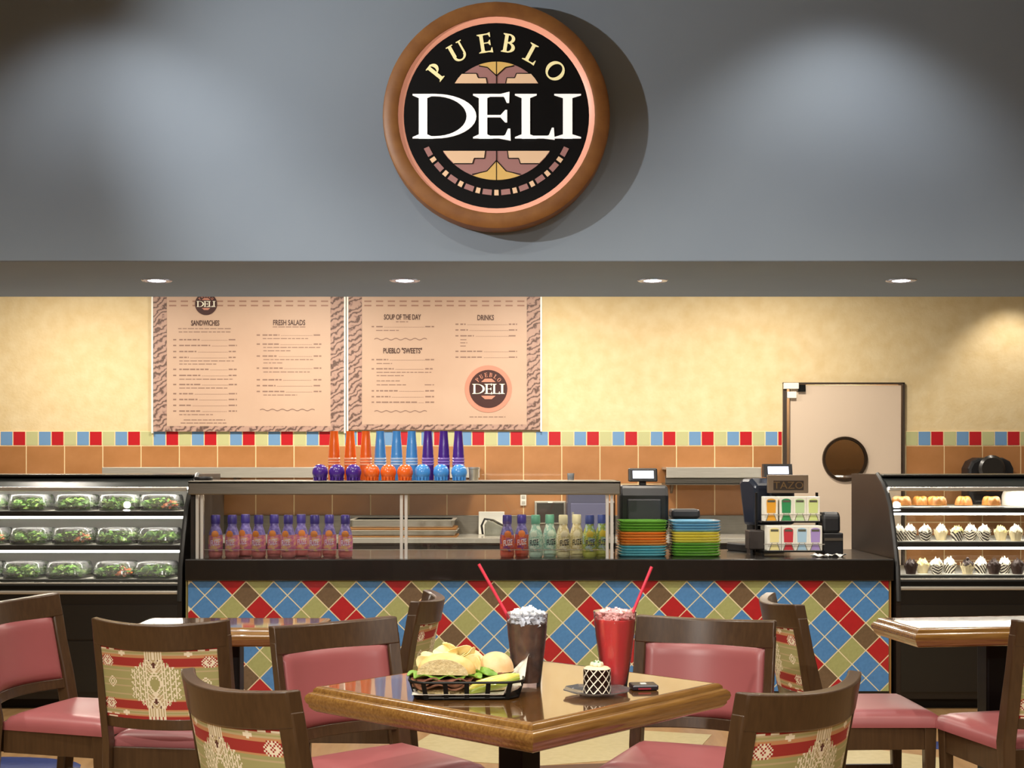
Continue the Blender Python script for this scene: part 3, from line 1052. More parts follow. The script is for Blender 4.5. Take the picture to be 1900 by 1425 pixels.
KINDS_B = {
    'berry': (mat('juice_berry', '#cc7a78', .15, coat=.4), bottle_mat('label_berry', '#bf6c96', '#d8909a', '#e3b886'), M_cap_p, '#4a3a8c', '#e0d4ec'),
    'red': (mat('juice_red', '#d4624e', .15, coat=.4), bottle_mat('label_red', '#c0504e', '#d8704a', '#8a4a86'), M_cap_p, '#3c3478', '#f0e0e8'),
    'mint': (mat('juice_mint', '#c0dccc', .15, coat=.4), bottle_mat('label_mint', '#b8d4c8', '#8fbcae', '#d6e4d8'), M_cap_g, '#20323c', '#20323c'),
    'cream': (mat('juice_cream', '#e6dcb0', .15, coat=.4), bottle_mat('label_cream', '#ded6b0', '#c8b888', '#e8e0c4'), M_cap_c, '#2c2a2c', '#2c2a2c'),
    'lime': (mat('juice_lime', '#bcc262', .15, coat=.4), bottle_mat('label_lime', '#c4c060', '#8ca858', '#a8bcc0'), M_cap_b, '#24305c', '#24305c'),
}
for k, (mj, ml, mc, tcx, lt) in KINDS_B.items():
    me_t = text_mesh('FUZE', .039, .0004, 'CENTER', .0008)
    for v in me_t.vertices:
        x_, y_, z_ = v.co
        a = x_ * .6 / .0413
        rr = .0416 + z_
        v.co = (rr * math.sin(a), -rr * math.cos(a), .082 + y_ * 1.15 + x_ * .08)
    me_t.materials.append(mat('print_' + k, lt, .5))
    fr = MB().grid(lambda u, v: ((.0355 - v * .006) * math.sin((u - .5) * 1.5), -(.0355 - v * .006) * math.cos((u - .5) * 1.5), .118 + v * .03), 6, 2)
    bot_mesh[k] = (MB().lathe(bot_prof, (0, 0, 0), 20).mesh('bottle_body', mj, 50), MB().lathe(lab_prof, (0, 0, 0), 20, cap=False).mesh('label', ml, 50),
                   MB().lathe(top_prof, (0, 0, 0), 20, cap=False).mesh('neck_sleeve', mat('sleeve_' + k, tcx, .3, noise=(70, '#8d84c4')) if k in ('berry', 'red') else ml, 50),
                   MB().lathe(cap_prof, (0, 0, 0), 16).mesh('cap', mc, 40), me_t,
                   MB().lathe([(0, -.0012), (.016, -.0012), (.02, 0)], (0, -.0385, .131), 14, 'y').mesh('fruit_print', mat('fruit_print_' + k, {'berry': '#e08a3a', 'red': '#e8823a', 'mint': '#d8ecdc', 'cream': '#efe6c8', 'lime': '#d8c040'}[k], .4), 40))


def bottle(px, D, kind, label, group, rz=0):
    t = thing('juice_bottle', label, 'bottle', (X(px, D), D, ZT1), rz, group)
    for nm, me in zip(('bottle_body', 'label', 'neck_sleeve', 'cap', 'label_print', 'fruit_print'), bot_mesh[kind]):
        inst(nm, me, t)
    return t


ords = ['first', 'second', 'third', 'fourth', 'fifth', 'sixth', 'seventh', 'eighth', 'ninth', 'tenth']
for i, (px, dd) in enumerate(((400, 7.6), (431, 7.6), (455.5, 7.70), (480, 7.6), (509, 7.66), (535, 7.6), (559, 7.70), (584, 7.6), (611, 7.66), (641, 7.6))):
    bottle(px, dd, 'berry', '%s pink juice bottle with purple cap counted from the salad case' % ords[i], 'pink juice bottles behind the left glass', rnd.uniform(-.35, .35))
for i, (px, k, lb) in enumerate(((941, 'red', 'red juice bottle with purple cap, leftmost behind the right glass'), (968, 'red', 'red juice bottle with purple cap beside the pale mint bottles'),
                                (994, 'mint', 'pale mint bottle next to the red juice bottle'), (1020, 'mint', 'pale mint bottle next to the cream coloured bottle'),
                                (1045, 'cream', 'cream coloured bottle next to the mint bottle'), (1070, 'cream', 'cream coloured bottle next to the lime bottle'),
                                (1094, 'lime', 'yellow-green bottle with blue cap next to the cream bottle'), (1117, 'lime', 'yellow-green bottle with blue cap at the right glass post'))):
    bottle(px, 7.6 + .065 * (i % 2), k, lb, 'juice bottles behind the right glass', rnd.uniform(-.3, .3))

# tall cups and round lids on the cap
def tall_cup_mesh(c1_, c2_):
    return MB().lathe([(0, 0), (.034, 0), (.035, .01), (.034, .09), (.0345, .095), (.034, .12), (.0345, .125), (.0335, .13), (.034, .14), (.0325, .15), (.032, .17), (.027, .225), (.0235, .27), (.024, .283), (.0225, .283), (.0215, .275)], (0, 0, 0), 24, cap=False).mesh('cup_body', mat(c1_, c2_, .18, coat=.8), 40)


def round_lid_mesh(c1_, c2_):
    mb = MB()
    n = 24
    mb.lathe([(0, .0), (.026, .0), (.028, .012), (.04, .022), (.045, .042), (.044, .058), (.037, .075), (.025, .087), (.010, .0915), (0, .092)], (0, 0, 0), n)
    me = mb
    return me.mesh('dome', mat(c1_, c2_, .22, coat=.6), 50)


cols = {'orange': '#f06a24', 'blue': '#4a94dc', 'purple': '#4c2a8e'}
cup_m = {k: tall_cup_mesh('cup_' + k, c) for k, c in cols.items()}
lid_m = {k: round_lid_mesh('lid_' + k, c) for k, c in cols.items()}
tooth_m = {k: MB().hexa([(-.004, -.004, 0), (.004, -.004, 0), (.004, .004, 0), (-.004, .004, 0)], [(-.006, -.006, .032), (.006, -.006, .032), (.006, .008, .034), (-.006, .008, .034)]).mesh('tooth', mat('lid_' + k, cols[k])) for k in cols}
ring_m = {k: MB().lathe([(.0335, .045), (.0365, .048), (.0365, .054), (.0335, .057)], (0, 0, 0), 24, cap=False).mesh('grip_ring', mat('ring_' + k, {'orange': '#ffb48a', 'blue': '#b4d6f8', 'purple': '#9c7fd0'}[k], .2, coat=.6), 40) for k in cols}  # rings paler than the cups: highlights put into their colour
pos_lab = ('left', 'middle', 'right')
for i, px in enumerate((620, 650, 679, 705.5, 736, 764, 794, 823.5, 850.5)):
    k = ('orange', 'blue', 'purple')[i // 3]
    D = 7.78
    t = thing('tall_cup', '%s of three tall tapered %s cups on the sneeze guard' % (pos_lab[i % 3], k), 'cup', (X(px, D), D, gz1), 0, 'tall tapered cups on the sneeze guard')
    inst('cup_body', cup_m[k], t)
    for dz in (.04, .056, .072):
        inst('grip_ring', ring_m[k], t, (0, 0, dz))
for i, px in enumerate((594, 625, 656, 690, 720.5, 751.5, 784, 818.5, 852)):
    k = ('purple', 'orange', 'blue')[i // 3]
    D = 7.63
    t = thing('ball_cup', '%s of three squat round %s cups on the sneeze guard' % (pos_lab[i % 3], k), 'cup', (X(px, D), D, gz1), 0, 'squat round cups on the sneeze guard')
    inst('dome', lid_m[k], t)
    for q in range(12):
        a = 2 * PI * q / 12
        inst('tooth', tooth_m[k], t, (.034 * math.cos(a), .034 * math.sin(a), 0), (0, 0, a + PI / 2))
t = thing('steel_cup', 'small pale steel cup beside the squat blue cups', 'cup', (X(879, 7.75), 7.75, gz1))
MB().lathe([(0, 0), (.026, 0), (.029, .07), (.030, .072), (.027, .072), (.024, .01), (0, .01)], (0, 0, 0), 20).build('cup_body', mat('pale_steel', '#d8cdb4', .3, .6), t, 40)
MB().lathe([(.029, .064), (.031, .066), (.031, .073), (.029, .075)], (0, 0, 0), 20, cap=False).build('rim', M_steel, t, 40)
t = thing('wedge_tray', 'flat dark tray lying on the left end of sneeze guard', 'tray', (X(378, 7.7), 7.7, gz1))
MB().lathe([(0, 0), (.05, 0), (.055, .012), (.052, .02), (.04, .012), (0, .01)], (0, 0, 0), 20).build('tray_body', M_blackp, t, 40)
MB().lathe([(0, .011), (.025, .011), (.02, .022), (0, .024)], (0, 0, 0), 16).build('knob', M_blackp, t, 40)
t = thing('glass_tumbler', 'small clear tumbler on the right end of sneeze guard', 'tumbler', (X(1059, 7.75), 7.75, gz1))
MB().lathe([(0, 0), (.018, 0), (.021, .04), (.019, .04), (.016, .006), (0, .006)], (0, 0, 0), 18).build('tumbler_wall', glass('bluish_glass', (.7, .78, .85, 1), .05, 1.45, .05, .15), t, 40)
MB().lathe([(0, .006), (.016, .006), (.0175, .028), (0, .028)], (0, 0, 0), 18).build('tumbler_water', glass('water', (.75, .8, .88, 1), .05, 1.33, .05), t, 40)

# stacked square plates
def plate_mesh(nm, c):
    def sup(a):
        ca, sa = math.cos(a), math.sin(a)
        d = (abs(ca) ** 6 + abs(sa) ** 6) ** (1 / 6)
        return ca / d, sa / d
    return (MB().lathe([(0, 0), (.12, 0), (.131, .003), (.1365, .011), (.14, .0115), (.14, .0154), (.134, .0154), (.118, .006), (0, .005)], (0, 0, 0), 40, shape=sup).mesh('plate_body', mat(nm, c, .2, coat=.5), 35))


pl_c = {'green': '#62a038', 'orange': '#e08a3a', 'teal': '#5fb0bd', 'blue': '#66a4c6', 'yellow': '#dace50'}
pl_m = {k: plate_mesh('plate_' + k, c) for k, c in pl_c.items()}
for px, D, order, nm in ((1190, 7.75, ['teal'] * 4 + ['orange'] * 5 + ['green'] * 4, 'left'), (1288, 7.75, ['green'] * 5 + ['yellow'] * 4 + ['blue'] * 4, 'right')):
    z = ZT1
    for i, k in enumerate(order):
        n_same = order[:i].count(k) + 1
        o = inst('square_plate', pl_m[k], None, (X(px, D) + rnd.uniform(-.003, .003), D + rnd.uniform(-.003, .003), z), (0, 0, rnd.uniform(-.015, .015)))
        tag(o, '%s square plate, %s of its colour from below in the %s plate stack' % (k, ords[n_same - 1], nm), 'plate', '%s stack of square plates' % nm)
        z += .0156

# cash registers
def register(px, D, label, rz, k):
    t = thing('cash_register', label, 'cash register', (X(px, D), D, ZT1), rz)
    MB().box(-.13, .13, -.05, .22, 0, .05).build('base', M_blackp, t, bevel=.01)
    MB().box(-.05, .05, .03, .1, .05, .2).build('stand', M_blackp, t, bevel=.01)
    mb = MB().prism([(-.1, .14), (.05, .12), (.1, .38), (.06, .4), (-.07, .4), (-.11, .34)], 'x', -.145, .145)
    mb.build('screen_housing', M_blackp, t, bevel=.02)
    MB().box(-.1, .1, -.118, -.1, .17, .32).build('rear_cover', mat('register_grey', '#2b2c31', .45), t, bevel=.01)
    MB().box(-.07, .07, -.115, -.1, .105, .135).build('card_slot', mat('slot_pale', '#b8b8a8', .5), t, bevel=.004)
    MB().box(-.02, .02, -.03, .02, .38, .44).build('display_pole', M_blackp, t, bevel=.005)
    MB().hexa([(-.085, -.06, .42), (.085, -.06, .42), (.085, .02, .42), (-.085, .02, .42)], [(-.085, -.035, .5), (.085, -.035, .5), (.085, .02, .5), (-.085, .02, .5)]).build('customer_display', M_blackp, t, bevel=.008)
    MB().hexa([(-.062, -.058, .44), (.062, -.058, .44), (.062, -.05, .44), (-.062, -.05, .44)], [(-.062, -.0425, .485), (.062, -.0425, .485), (.062, -.035, .485), (-.062, -.035, .485)]).build('display_screen', mat('lcd_screen', '#dfe6ff', .4, emit=.75), t)
    return t


register(1192, 8.02, 'black cash register seen from behind above the left plates', 0, 0)
t = thing('slip_printer', 'small black slip printer behind the right plate stack', 'printer', (X(1270, 8.1), 8.1, ZT1))
MB().box(-.08, .08, -.07, .09, 0, .2).build('printer_body', M_blackp, t, bevel=.012)
MB().box(-.085, .085, -.075, .095, .2, .255).build('printer_lid', mat('register_grey', '#2b2c31'), t, bevel=.015)
MB().box(-.05, .05, -.079, -.07, .15, .165).build('paper_slot', M_white, t)
# right register: turned, behind the tea rack
t = thing('cash_register', 'black cash register turned sideways behind the tea rack', 'cash register', (X(1420, 8.1), 8.1, ZT1), R(28))
MB().box(-.14, .1, -.06, .2, 0, .05).build('base', M_blackp, t, bevel=.01)
MB().box(-.09, -.03, .0, .07, .05, .2).build('stand', M_blackp, t, bevel=.01)
MB().prism([(-.1, .16), (.02, .16), (.07, .42), (.03, .44), (-.04, .44), (-.1, .4)], 'x', -.15, .15).build('screen_housing', mat('register_blue_black', '#1c2230', .3), t, bevel=.02)
MB().box(-.06, .11, -.13, -.098, .2, .36).build('rear_cover', M_blackp, t, bevel=.01)
MB().box(.02, .06, -.03, .02, .42, .5).build('display_pole', M_blackp, t, bevel=.005)
d_ = bpy.data.objects.new('customer_display', MB().hexa([(-.085, -.06, .445), (.085, -.06, .445), (.085, .02, .445), (-.085, .02, .445)], [(-.085, -.035, .525), (.085, -.035, .525), (.085, .02, .525), (-.085, .02, .525)]).mesh('customer_display', M_blackp))
COL.objects.link(d_)
d_.parent = t
d_.location = (.07, -.02, 0)
d_.rotation_euler = (0, 0, R(-28))
o = MB().hexa([(-.062, -.058, .465), (.062, -.058, .465), (.062, -.05, .465), (-.062, -.05, .465)], [(-.062, -.0425, .51), (.062, -.0425, .51), (.062, -.035, .51), (-.062, -.035, .51)]).build('display_screen', mat('lcd_screen', '#dfe6ff'), d_)
t = thing('cash_box', 'small brown-black box on legs left of the tea rack', 'box', (X(1401, 7.85), 7.85, ZT1))
MB().box(-.045, .045, -.06, .08, .03, .14).build('box_body', mat('brown_black', '#2e2622', .45), t, bevel=.006)
for sx in (-1, 1):
    MB().box(sx * .03 - .006, sx * .03 + .006, -.05, .07, 0, .03).build('leg', M_blackp, t)

# tea rack with boxes
DT = 7.72
rack = thing('tea_rack', 'black wire tea rack with a brown TAZO header board', 'rack', (0, 0, 0))
rx0, rx1 = X(1417, DT), X(1524, DT)
zr = (ZT1 + .03, Z(968, DT))
for z_, y_ in ((zr[0], DT - .03), (zr[1], DT + .05)):
    MB().box(rx0 - .005, rx1 + .01, y_ - .01, y_ + .13, z_ - .008, z_).build('shelf', M_blackm, rack)
    MB().box(rx0 - .005, rx1 + .01, y_ - .012, y_ - .008, z_ + .035, z_ + .04).build('retaining_wire', M_steel, rack)
for xx in (rx0 - .012, rx1 + .012):
    MB().box(xx - .006, xx + .006, DT + .16, DT + .18, ZT1, 1.19).build('upright', M_blackm, rack)
    MB().box(xx - .006, xx + .006, DT - .05, DT + .18, ZT1, ZT1 + .012).build('foot', M_blackm, rack)
hx0, hx1, hz0, hz1 = X(1424, DT + .18), X(1500, DT + .18), Z(915, DT + .18), Z(881, DT + .18)
MB().box(hx0, hx1, DT + .18, DT + .2, hz0, hz1).build('header_board', mat('header_brown', '#6b5a48', .45), rack, bevel=.004)
MB().box(X(1435, DT + .18), X(1491, DT + .18), DT + .178, DT + .181, Z(909.5, DT + .18), Z(892, DT + .18)).build('header_plaque', mat('plaque_dark', '#241608', .5), rack)
me = text_mesh('TAZO', .062, .001, 'CENTER', .0)
me.materials.append(mat('tazo_letter', '#5d4522', .5))
inst('header_letters', me, rack, (X(1463, DT + .18), DT + .1765, Z(901, DT + .18)), (PI / 2, 0, 0), (1.05, .95, 1))
tea = ((0, 'orange', '#e2a02a'), (1, 'dark green', '#2f8a52'), (2, 'pale green', '#bcd6a0'), (3, 'lime', '#cfdc8c'), (4, 'pale yellow', '#efe09a'), (5, 'red', '#c8343e'), (6, 'pale blue', '#a9c9dc'), (7, 'lilac', '#a890c8'))
for i, nm, c in tea:
    row = i // 4
    px = (1431, 1459, 1484, 1509)[i % 4] if row == 0 else (1437, 1463, 1488, 1513)[i % 4]
    y_ = DT + (.05 if row == 0 else -.03)
    z_ = zr[1] if row == 0 else zr[0]
    t = thing('tea_box', 'white tea box with %s front panel on the tea rack' % nm, 'tea box', (X(px, y_), y_, z_), 0, 'tea boxes on the rack')
    wv = .0385
    MB().box(-wv, wv, .0, .1, 0, .142).build('carton', mat('carton_white', '#ece8da', .5), t, bevel=.002)
    mcol = mat('tea_' + nm.replace(' ', '_'), c, .45)
    mb = MB()
    pts = [(-.025, .048), (.025, .048), (.027, .1), (.027, .118)] + [(.027 * math.cos(k * PI / 8), .118 + .013 * math.sin(k * PI / 8)) for k in range(1, 8)] + [(-.027, .118), (-.027, .1)]
    mb.prism(pts, 'y', -.0015, .001)
    mb.build('front_print', mcol, t)
    MB().prism([(-.029, .004), (.029, .004), (.014, .042), (-.014, .042)], 'y', -.0015, .001).build('opening_flap', mcol, t)
    MB().box(-.022, .022, -.0028, -.001, .110, .122).build('name_print', mat('tea_name', '#5b5a48', .5), t)
    MB().prism([(-.032, .003), (-.028, .003), (-.013, .044), (-.017, .044)], 'y', -.003, .0).build('flap_edge', mat('flap_line_print', '#7d7862', .6), t)
    MB().prism([(.028, .003), (.032, .003), (.017, .044), (.013, .044)], 'y', -.003, .0).build('flap_edge', mat('flap_line_print', '#7d7862', .6), t)
t = thing('receipt_printer', 'black receipt printer with rounded lid right of the tea boxes', 'printer', (X(1541, 7.8), 7.8, ZT1))
MB().box(-.055, .06, -.06, .1, 0, .13).build('printer_body', M_blackp, t, bevel=.008)
MB().box(-.05, .055, -.065, -.058, .085, .1).build('front_slot', M_steel_d, t)
MB().prism([(-.06, .13), (.08, .13), (.08, .245), (-.03, .25), (-.055, .225)], 'x', -.058, .045).build('printer_lid', M_blackp, t, bevel=.015)
for i, (px, D, rz, lb) in enumerate(((1553, 7.62, .4, 'crumpled white receipt lying before the receipt printer'), (1521, 7.6, -.5, 'white paper slip lying under the lilac tea box'))):
    mb = MB().shell(lambda u, v, t_: ((u - .5) * .1, (v - .5) * .05, .006 + .009 * math.sin(u * 9) * math.cos(v * 5 + i) + .002 * t_ + .003), 10, 5, .002)
    o = mb.build('paper_slip', M_white, smooth=60, loc=(X(px, D), D, ZT1))
    o.rotation_euler = (0, 0, rz)
    tag(o, lb, 'paper')

# ------------------------------------------------------------------ display cases
PROF = [(7.43, .0), (7.43, .60), (7.45, .785), (7.49, .89), (7.525, .978), (7.59, 1.114), (7.66, 1.19), (7.745, 1.245), (7.86, 1.297), (8.41, 1.297), (8.41, 0)]
M_case = mat('case_black', '#121110', .3, coat=.2)
M_case_in = mat('case_inside', '#b9b7b0', .4, .2)
M_shelf = mat('case_shelf', '#1a1a18', .3)


def display_case(name, label, x0, x1, end_side, zs, open_back):
    t = thing(name, label, 'display case')
    for xx in (x0, x1):
        MB().prism(PROF, 'x', xx - .012, xx + .012).build('end_panel', M_darkbrown if open_back else M_case, t)
        MB().tube([(xx, y + -.004, z) for y, z in PROF[1:9]], .014, 6).build('panel_edging', mat('edging', '#3b3b3a', .35, .4), t, 40)
    a, b = x0 + .013, x1 - .013
    MB().box(a, b, 7.44, 8.4, .06, .60).build('base_cabinet', M_case, t)
    MB().box(a, b, 7.50, 8.4, 0, .06).build('toe_kick', M_blackm, t)
    MB().box(a, b, 7.432, 7.44, .1, .38).build('base_panel', mat('case_panel', '#191714', .35), t)
    MB().box(a, b, 7.432, 7.44, .39, .58).build('base_panel', mat('case_panel', '#191714', .35), t)
    MB().box(a, b, 7.435, 7.47, zs[2] - .075, zs[2] - .055).build('bumper_rail', M_steel, t, bevel=.006)
    MB().box(a, b, 7.45, 7.49, zs[2] - .055, zs[2] - .022).build('bumper_rail', M_blackm, t, bevel=.006)
    MB().box(a, b, 7.46, 7.50, zs[2] - .022, zs[2] - .012).build('bumper_rail', M_steel, t, bevel=.004)
    MB().box(a, b, 7.44, 8.4, .60, zs[2] - .076).build('lower_body', M_case, t)
    # deck and shelves
    fr = (7.64, 7.58, 7.52)
    for k in range(3):
        s_ = MB().box(a, b, fr[k], 8.3, zs[k] - .03, zs[k]).build('shelf', M_shelf, t, bevel=.003)
        if k < 2:
            MB().box(a + .01, b - .01, fr[k] + .003, fr[k] + .022, zs[k] - .041, zs[k] - .031).build('light_tube', M_tube, s_)
        MB().box(a, b, fr[k] + .05, 8.25, zs[k], zs[k] + .002).build('shelf_liner', M_white, s_)
    MB().prism([(7.66, 1.226), (7.80, 1.226), (7.84, 1.285), (7.745, 1.262)], 'x', a, b).build('header', mat('header_dark', '#2c302f', .3, .3), t)
    MB().box(a, b, 7.645, 7.66, 1.204, 1.226).build('header_rail', M_steel, t, bevel=.004)
    MB().box(a + .01, b - .01, 7.69, 7.72, 1.212, 1.225).build('light_tube', M_tube, t)
    MB().box(a, b, 7.78, 8.4, 1.285, 1.297).build('top_deck', mat('top_deck', '#3c3a34', .25, .4), t, bevel=.003)
    if open_back:
        MB().box(a, b, 8.36, 8.37, zs[2], 1.285).build('back_glass', M_glass, t)
    else:
        MB().box(a, b, 8.34, 8.37, zs[2], 1.285).build('back_panel', M_case_in, t)
    gp = [(7.478, zs[2] - .012), (7.50, .80), (7.525, .90), (7.555, 1.0), (7.60, 1.1), (7.642, 1.17), (7.655, 1.204)]
    mb = MB()
    n = len(gp)
    mb.grid(lambda u, v: (a + (b - a) * u, *gp[int(round(v * (n - 1)))]), 1, n - 1)
    mb.build('front_glass', M_glass, t, 60)
    return t, fr


zL = (1.09, .901, .712)
zR = (1.109, .919, .735)
display_case('salad_case', 'black refrigerated display case full of boxed salads left of the counter', -3.5, -1.832, 1, zL, False)
display_case('pastry_case', 'black curved-glass display case of pastries and cupcakes right of counter', 2.131, 3.7, -1, zR, True)

# salads
leaf_mats = [mat('leaf_%d' % i, c, .5) for i, c in enumerate(('#55862a', '#76a83a', '#a3c455', '#3f6d22', '#dce3a8', '#dd7a3c'))]


def salad_mesh(seed, orange):
    r = random.Random(seed)
    mb = MB()
    idx = []
    for k in range(260):
        x, y = r.uniform(-.1, .1), r.uniform(-.095, .095)
        z = .008 + r.random() * .062 * (1 - (abs(x) / .15) ** 2)
        s_ = r.uniform(.009, .02)
        M_ = Matrix.Translation((x, y, z)) @ Matrix.Rotation(r.uniform(0, 6.28), 4, 'Z') @ Matrix.Rotation(r.uniform(-1, 1), 4, 'X')
        n0 = len(mb.v)
        f0 = len(mb.f)
        mb.poly([(-s_, -s_ * .5, 0), (0, -s_ * .7, s_ * .35), (0, s_ * .7, s_ * .3), (-s_, s_ * .6, 0)])
        mb.poly([(0, -s_ * .7, s_ * .35), (s_, -s_ * .4, -.1 * s_), (s_, s_ * .5, 0), (0, s_ * .7, s_ * .3)])
        mb.xf(M_, n0)
        q = 5 if (orange and x > .03 and y < -.02 and r.random() < .75) else r.choice((0, 0, 1, 1, 2, 3, 4 if r.random() < .35 else 1))
        idx += [q] * (len(mb.f) - f0)
    me = bpy.data.meshes.new('salad_greens')
    me.from_pydata(mb.v, [], mb.f)
    for m in leaf_mats:
        me.materials.append(m)
    me.polygons.foreach_set('material_index', idx)
    return me


sal = [salad_mesh(1, False), salad_mesh(2, False), salad_mesh(3, True)]


def rsq(a):
    ca, sa = math.cos(a), math.sin(a)
    d = (abs(ca) ** 5 + abs(sa) ** 5) ** .2
    return ca / d, sa / d


tray_m = MB().lathe([(0, 0), (.095, 0), (.108, .004), (.114, .022), (.117, .022), (.117, .019), (.112, .0)], (0, 0, 0), 32, shape=rsq, cap=False).mesh('tray', glass('tray_plastic', (.9, .93, .9, 1), .08, 1.45, .03, .06), 40)
lid_mesh = MB().lathe([(.116, .022), (.113, .04), (.106, .078), (.098, .088), (.07, .091), (0, .092)], (0, 0, 0), 32, shape=rsq, cap=False).mesh('lid', M_plastic, 40)
rows = ('top', 'middle', 'bottom')
for r_ in range(3):
    D = (7.79, 7.73, 7.67)[r_]
    for k, px in enumerate(((301, 226, 145, 60, -20), (298, 221, 141, 62, -18), (292, 217, 130, 50, -30))[r_]):
        if px < -60:
            continue
        org = (r_, k) in ((1, 2), (2, 1), (1, 4), (0, 0))
        t = thing('salad_box', ('%s clear salad box from the right on the %s shelf' % (ords[k], rows[r_])) + (' showing orange carrot' if org and k else ''), 'salad box', (X(px, D), D, zL[r_] + .002), rnd.uniform(-.02, .02), 'boxed salads in the display case')
        inst('tray', tray_m, t)
        s_ = inst('salad_greens', sal[2] if org else sal[k % 2], t, rot=(0, 0, 0 if org else (k % 4) * PI / 2))
        s_['kind'] = 'stuff'
        inst('lid', lid_mesh, t)

# pastries and cupcakes
def zebra(nm, c1_, c2_, sc):
    m = bpy.data.materials.new(nm)
    m.use_nodes = True
    nt = m.node_tree
    b = nt.nodes['Principled BSDF']
    b.inputs['Roughness'].default_value = .5
    tc = nt.nodes.new('ShaderNodeTexCoord')
    wv = nt.nodes.new('ShaderNodeTexWave')
    wv.bands_direction = 'DIAGONAL'
    wv.inputs['Scale'].default_value = sc
    wv.inputs['Distortion'].default_value = 1.5
    r = nt.nodes.new('ShaderNodeValToRGB')
    r.color_ramp.interpolation = 'CONSTANT'
    e = r.color_ramp.elements
    e[0].position, e[0].color = 0, lin(c1_)
    e[1].position, e[1].color = .5, lin(c2_)
    nt.links.new(tc.outputs['Object'], wv.inputs[0])
    nt.links.new(wv.outputs['Fac'], r.inputs[0])
    nt.links.new(r.outputs[0], b.inputs['Base Color'])
    return m


M_zeb = zebra('zebra_wrapper', '#2a2018', '#f0ead8', 30)


def frost_mesh(nm, c, peak=.04, seed=1):
    r = random.Random(seed)
    mb = MB()
    ph = [r.uniform(0, 6) for _ in range(3)]
    def fn(u, v):
        a = u * 2 * PI
        r0 = .033 * math.cos(v * PI / 2) ** .8 * (1 + .13 * math.sin(7 * a + v * 8 + ph[0]) + .06 * math.sin(3 * a + ph[1]))
        return (r0 * math.cos(a), r0 * math.sin(a), .046 + peak * math.sin(v * PI / 2) ** 1.3 + .004 * math.sin(5 * a + 8 * v + ph[2]))
    mb.grid(fn, 36, 9)
    for k in range(7):
        a, q = r.uniform(0, 6.28), r.uniform(.004, .024)
        mb.lathe([(.006, 0), (.004, .012), (.0, .024)], (q * math.cos(a), q * math.sin(a), .046 + peak * (1 - (q / .033) ** 2) - .006), 6)
    return mb.mesh('frosting', mat(nm, c, .55), 60)


def wrap_mesh(m):
    def fn(u, v, q):
        a = u * 2 * PI
        rr = (.025 + .013 * v ** 1.3) * (1 + .03 * math.sin(22 * a)) - .0012 * q
        z = (.05 + .009 * math.sin(6 * a) + .005 * math.sin(11 * a + 1)) * v
        return (rr * math.cos(a), rr * math.sin(a), z)
    mb = MB().shell(fn, 66, 4, 0)
    mb.lathe([(0, 0), (.024, 0), (.034, .045), (0, .046)], (0, 0, 0), 20)
    return mb.mesh('wrapper', m, 40)


wraps = {'z': wrap_mesh(M_zeb), 'w': wrap_mesh(mat('wrap_cream', '#d9cba2', .6)), 'd': wrap_mesh(mat('wrap_dark', '#38231a', .6))}
fros = {'w': frost_mesh('frost_white', '#f2ecd6', .036, 1), 'y': frost_mesh('frost_yellow', '#ece09a', .03, 2), 'd': frost_mesh('frost_dark', '#2f1c14', .03, 3)}
berry_m = MB().lathe([(0, 0), (.008, .003), (.01, .01), (.007, .018), (0, .02)], (0, 0, 0), 10).mesh('topping', mat('topping_dark', '#2a1510', .3), 60)
wl = {'z': 'zebra striped', 'w': 'plain cream', 'd': 'dark brown'}
fl = {'w': 'white', 'y': 'pale yellow', 'd': 'dark chocolate'}


def cupcake(px, D, z, wk, fk, topping, label, s_=1.0):
    t = thing('cupcake', label, 'cupcake', (X(px, D), D, z), rnd.uniform(0, 6), 'cupcakes in the pastry case')
    inst('wrapper', wraps[wk], t, scale=(s_, s_, s_))
    inst('frosting', fros[fk], t, scale=(s_, s_, s_))
    if topping:
        inst('topping', berry_m, t, (0, 0, (.044 + (.036 if fk == 'w' else .03)) * s_), scale=(s_, s_, s_))


M_mid = ((1668, 'z', 'w', 0), (1688, 'z', 'w', 0), (1717, 'z', 'w', 0), (1746, 'w', 'w', 0), (1776, 'z', 'y', 0), (1801, 'z', 'w', 0), (1826, 'z', 'w', 0), (1857, 'w', 'y', 0), (1885, 'w', 'w', 0))
M_low = ((1690, 'd', 'd', 0), (1712, 'w', 'y', 0), (1738, 'z', 'w', 0), (1762, 'z', 'w', 0), (1795, 'w', 'd', 1), (1820, 'z', 'w', 0), (1844, 'd', 'd', 0), (1864, 'z', 'w', 0), (1888, 'd', 'd', 0))
for row, D, z, nm in ((M_mid, 7.66, zR[1], 'middle'), (M_low, 7.6, zR[2], 'bottom')):
    for i, (px, wk, fk, tp) in enumerate(row):
        cupcake(px, D + .05 * (i % 2), z + .002, wk, fk, tp, '%s cupcake from the left on the %s shelf, %s wrapper and %s frosting' % (ords[i], nm, wl[wk], fl[fk]), 1.02)
M_past = mat('pastry_brown', '#b57a36', .5, noise=(40, '#8a5522'))


def pastry_mesh(seed):
    r = random.Random(seed)
    ph = [r.uniform(0, 6) for _ in range(4)]
    mb = MB()
    def fn(u, v):
        a = u * 2 * PI
        rr = .055 * math.sin(v * PI * .5 + .001) ** .6 * (1 + .1 * math.sin(5 * a + ph[0]))
        return (rr * math.cos(a), rr * math.sin(a) * .8, .006 + .036 * (1 - v ** 2.2) + .006 * math.sin(7 * a + ph[1]) * v * (1 - v) * 4)
    mb.grid(fn, 30, 8)
    return mb.mesh('crust', M_past, 60)


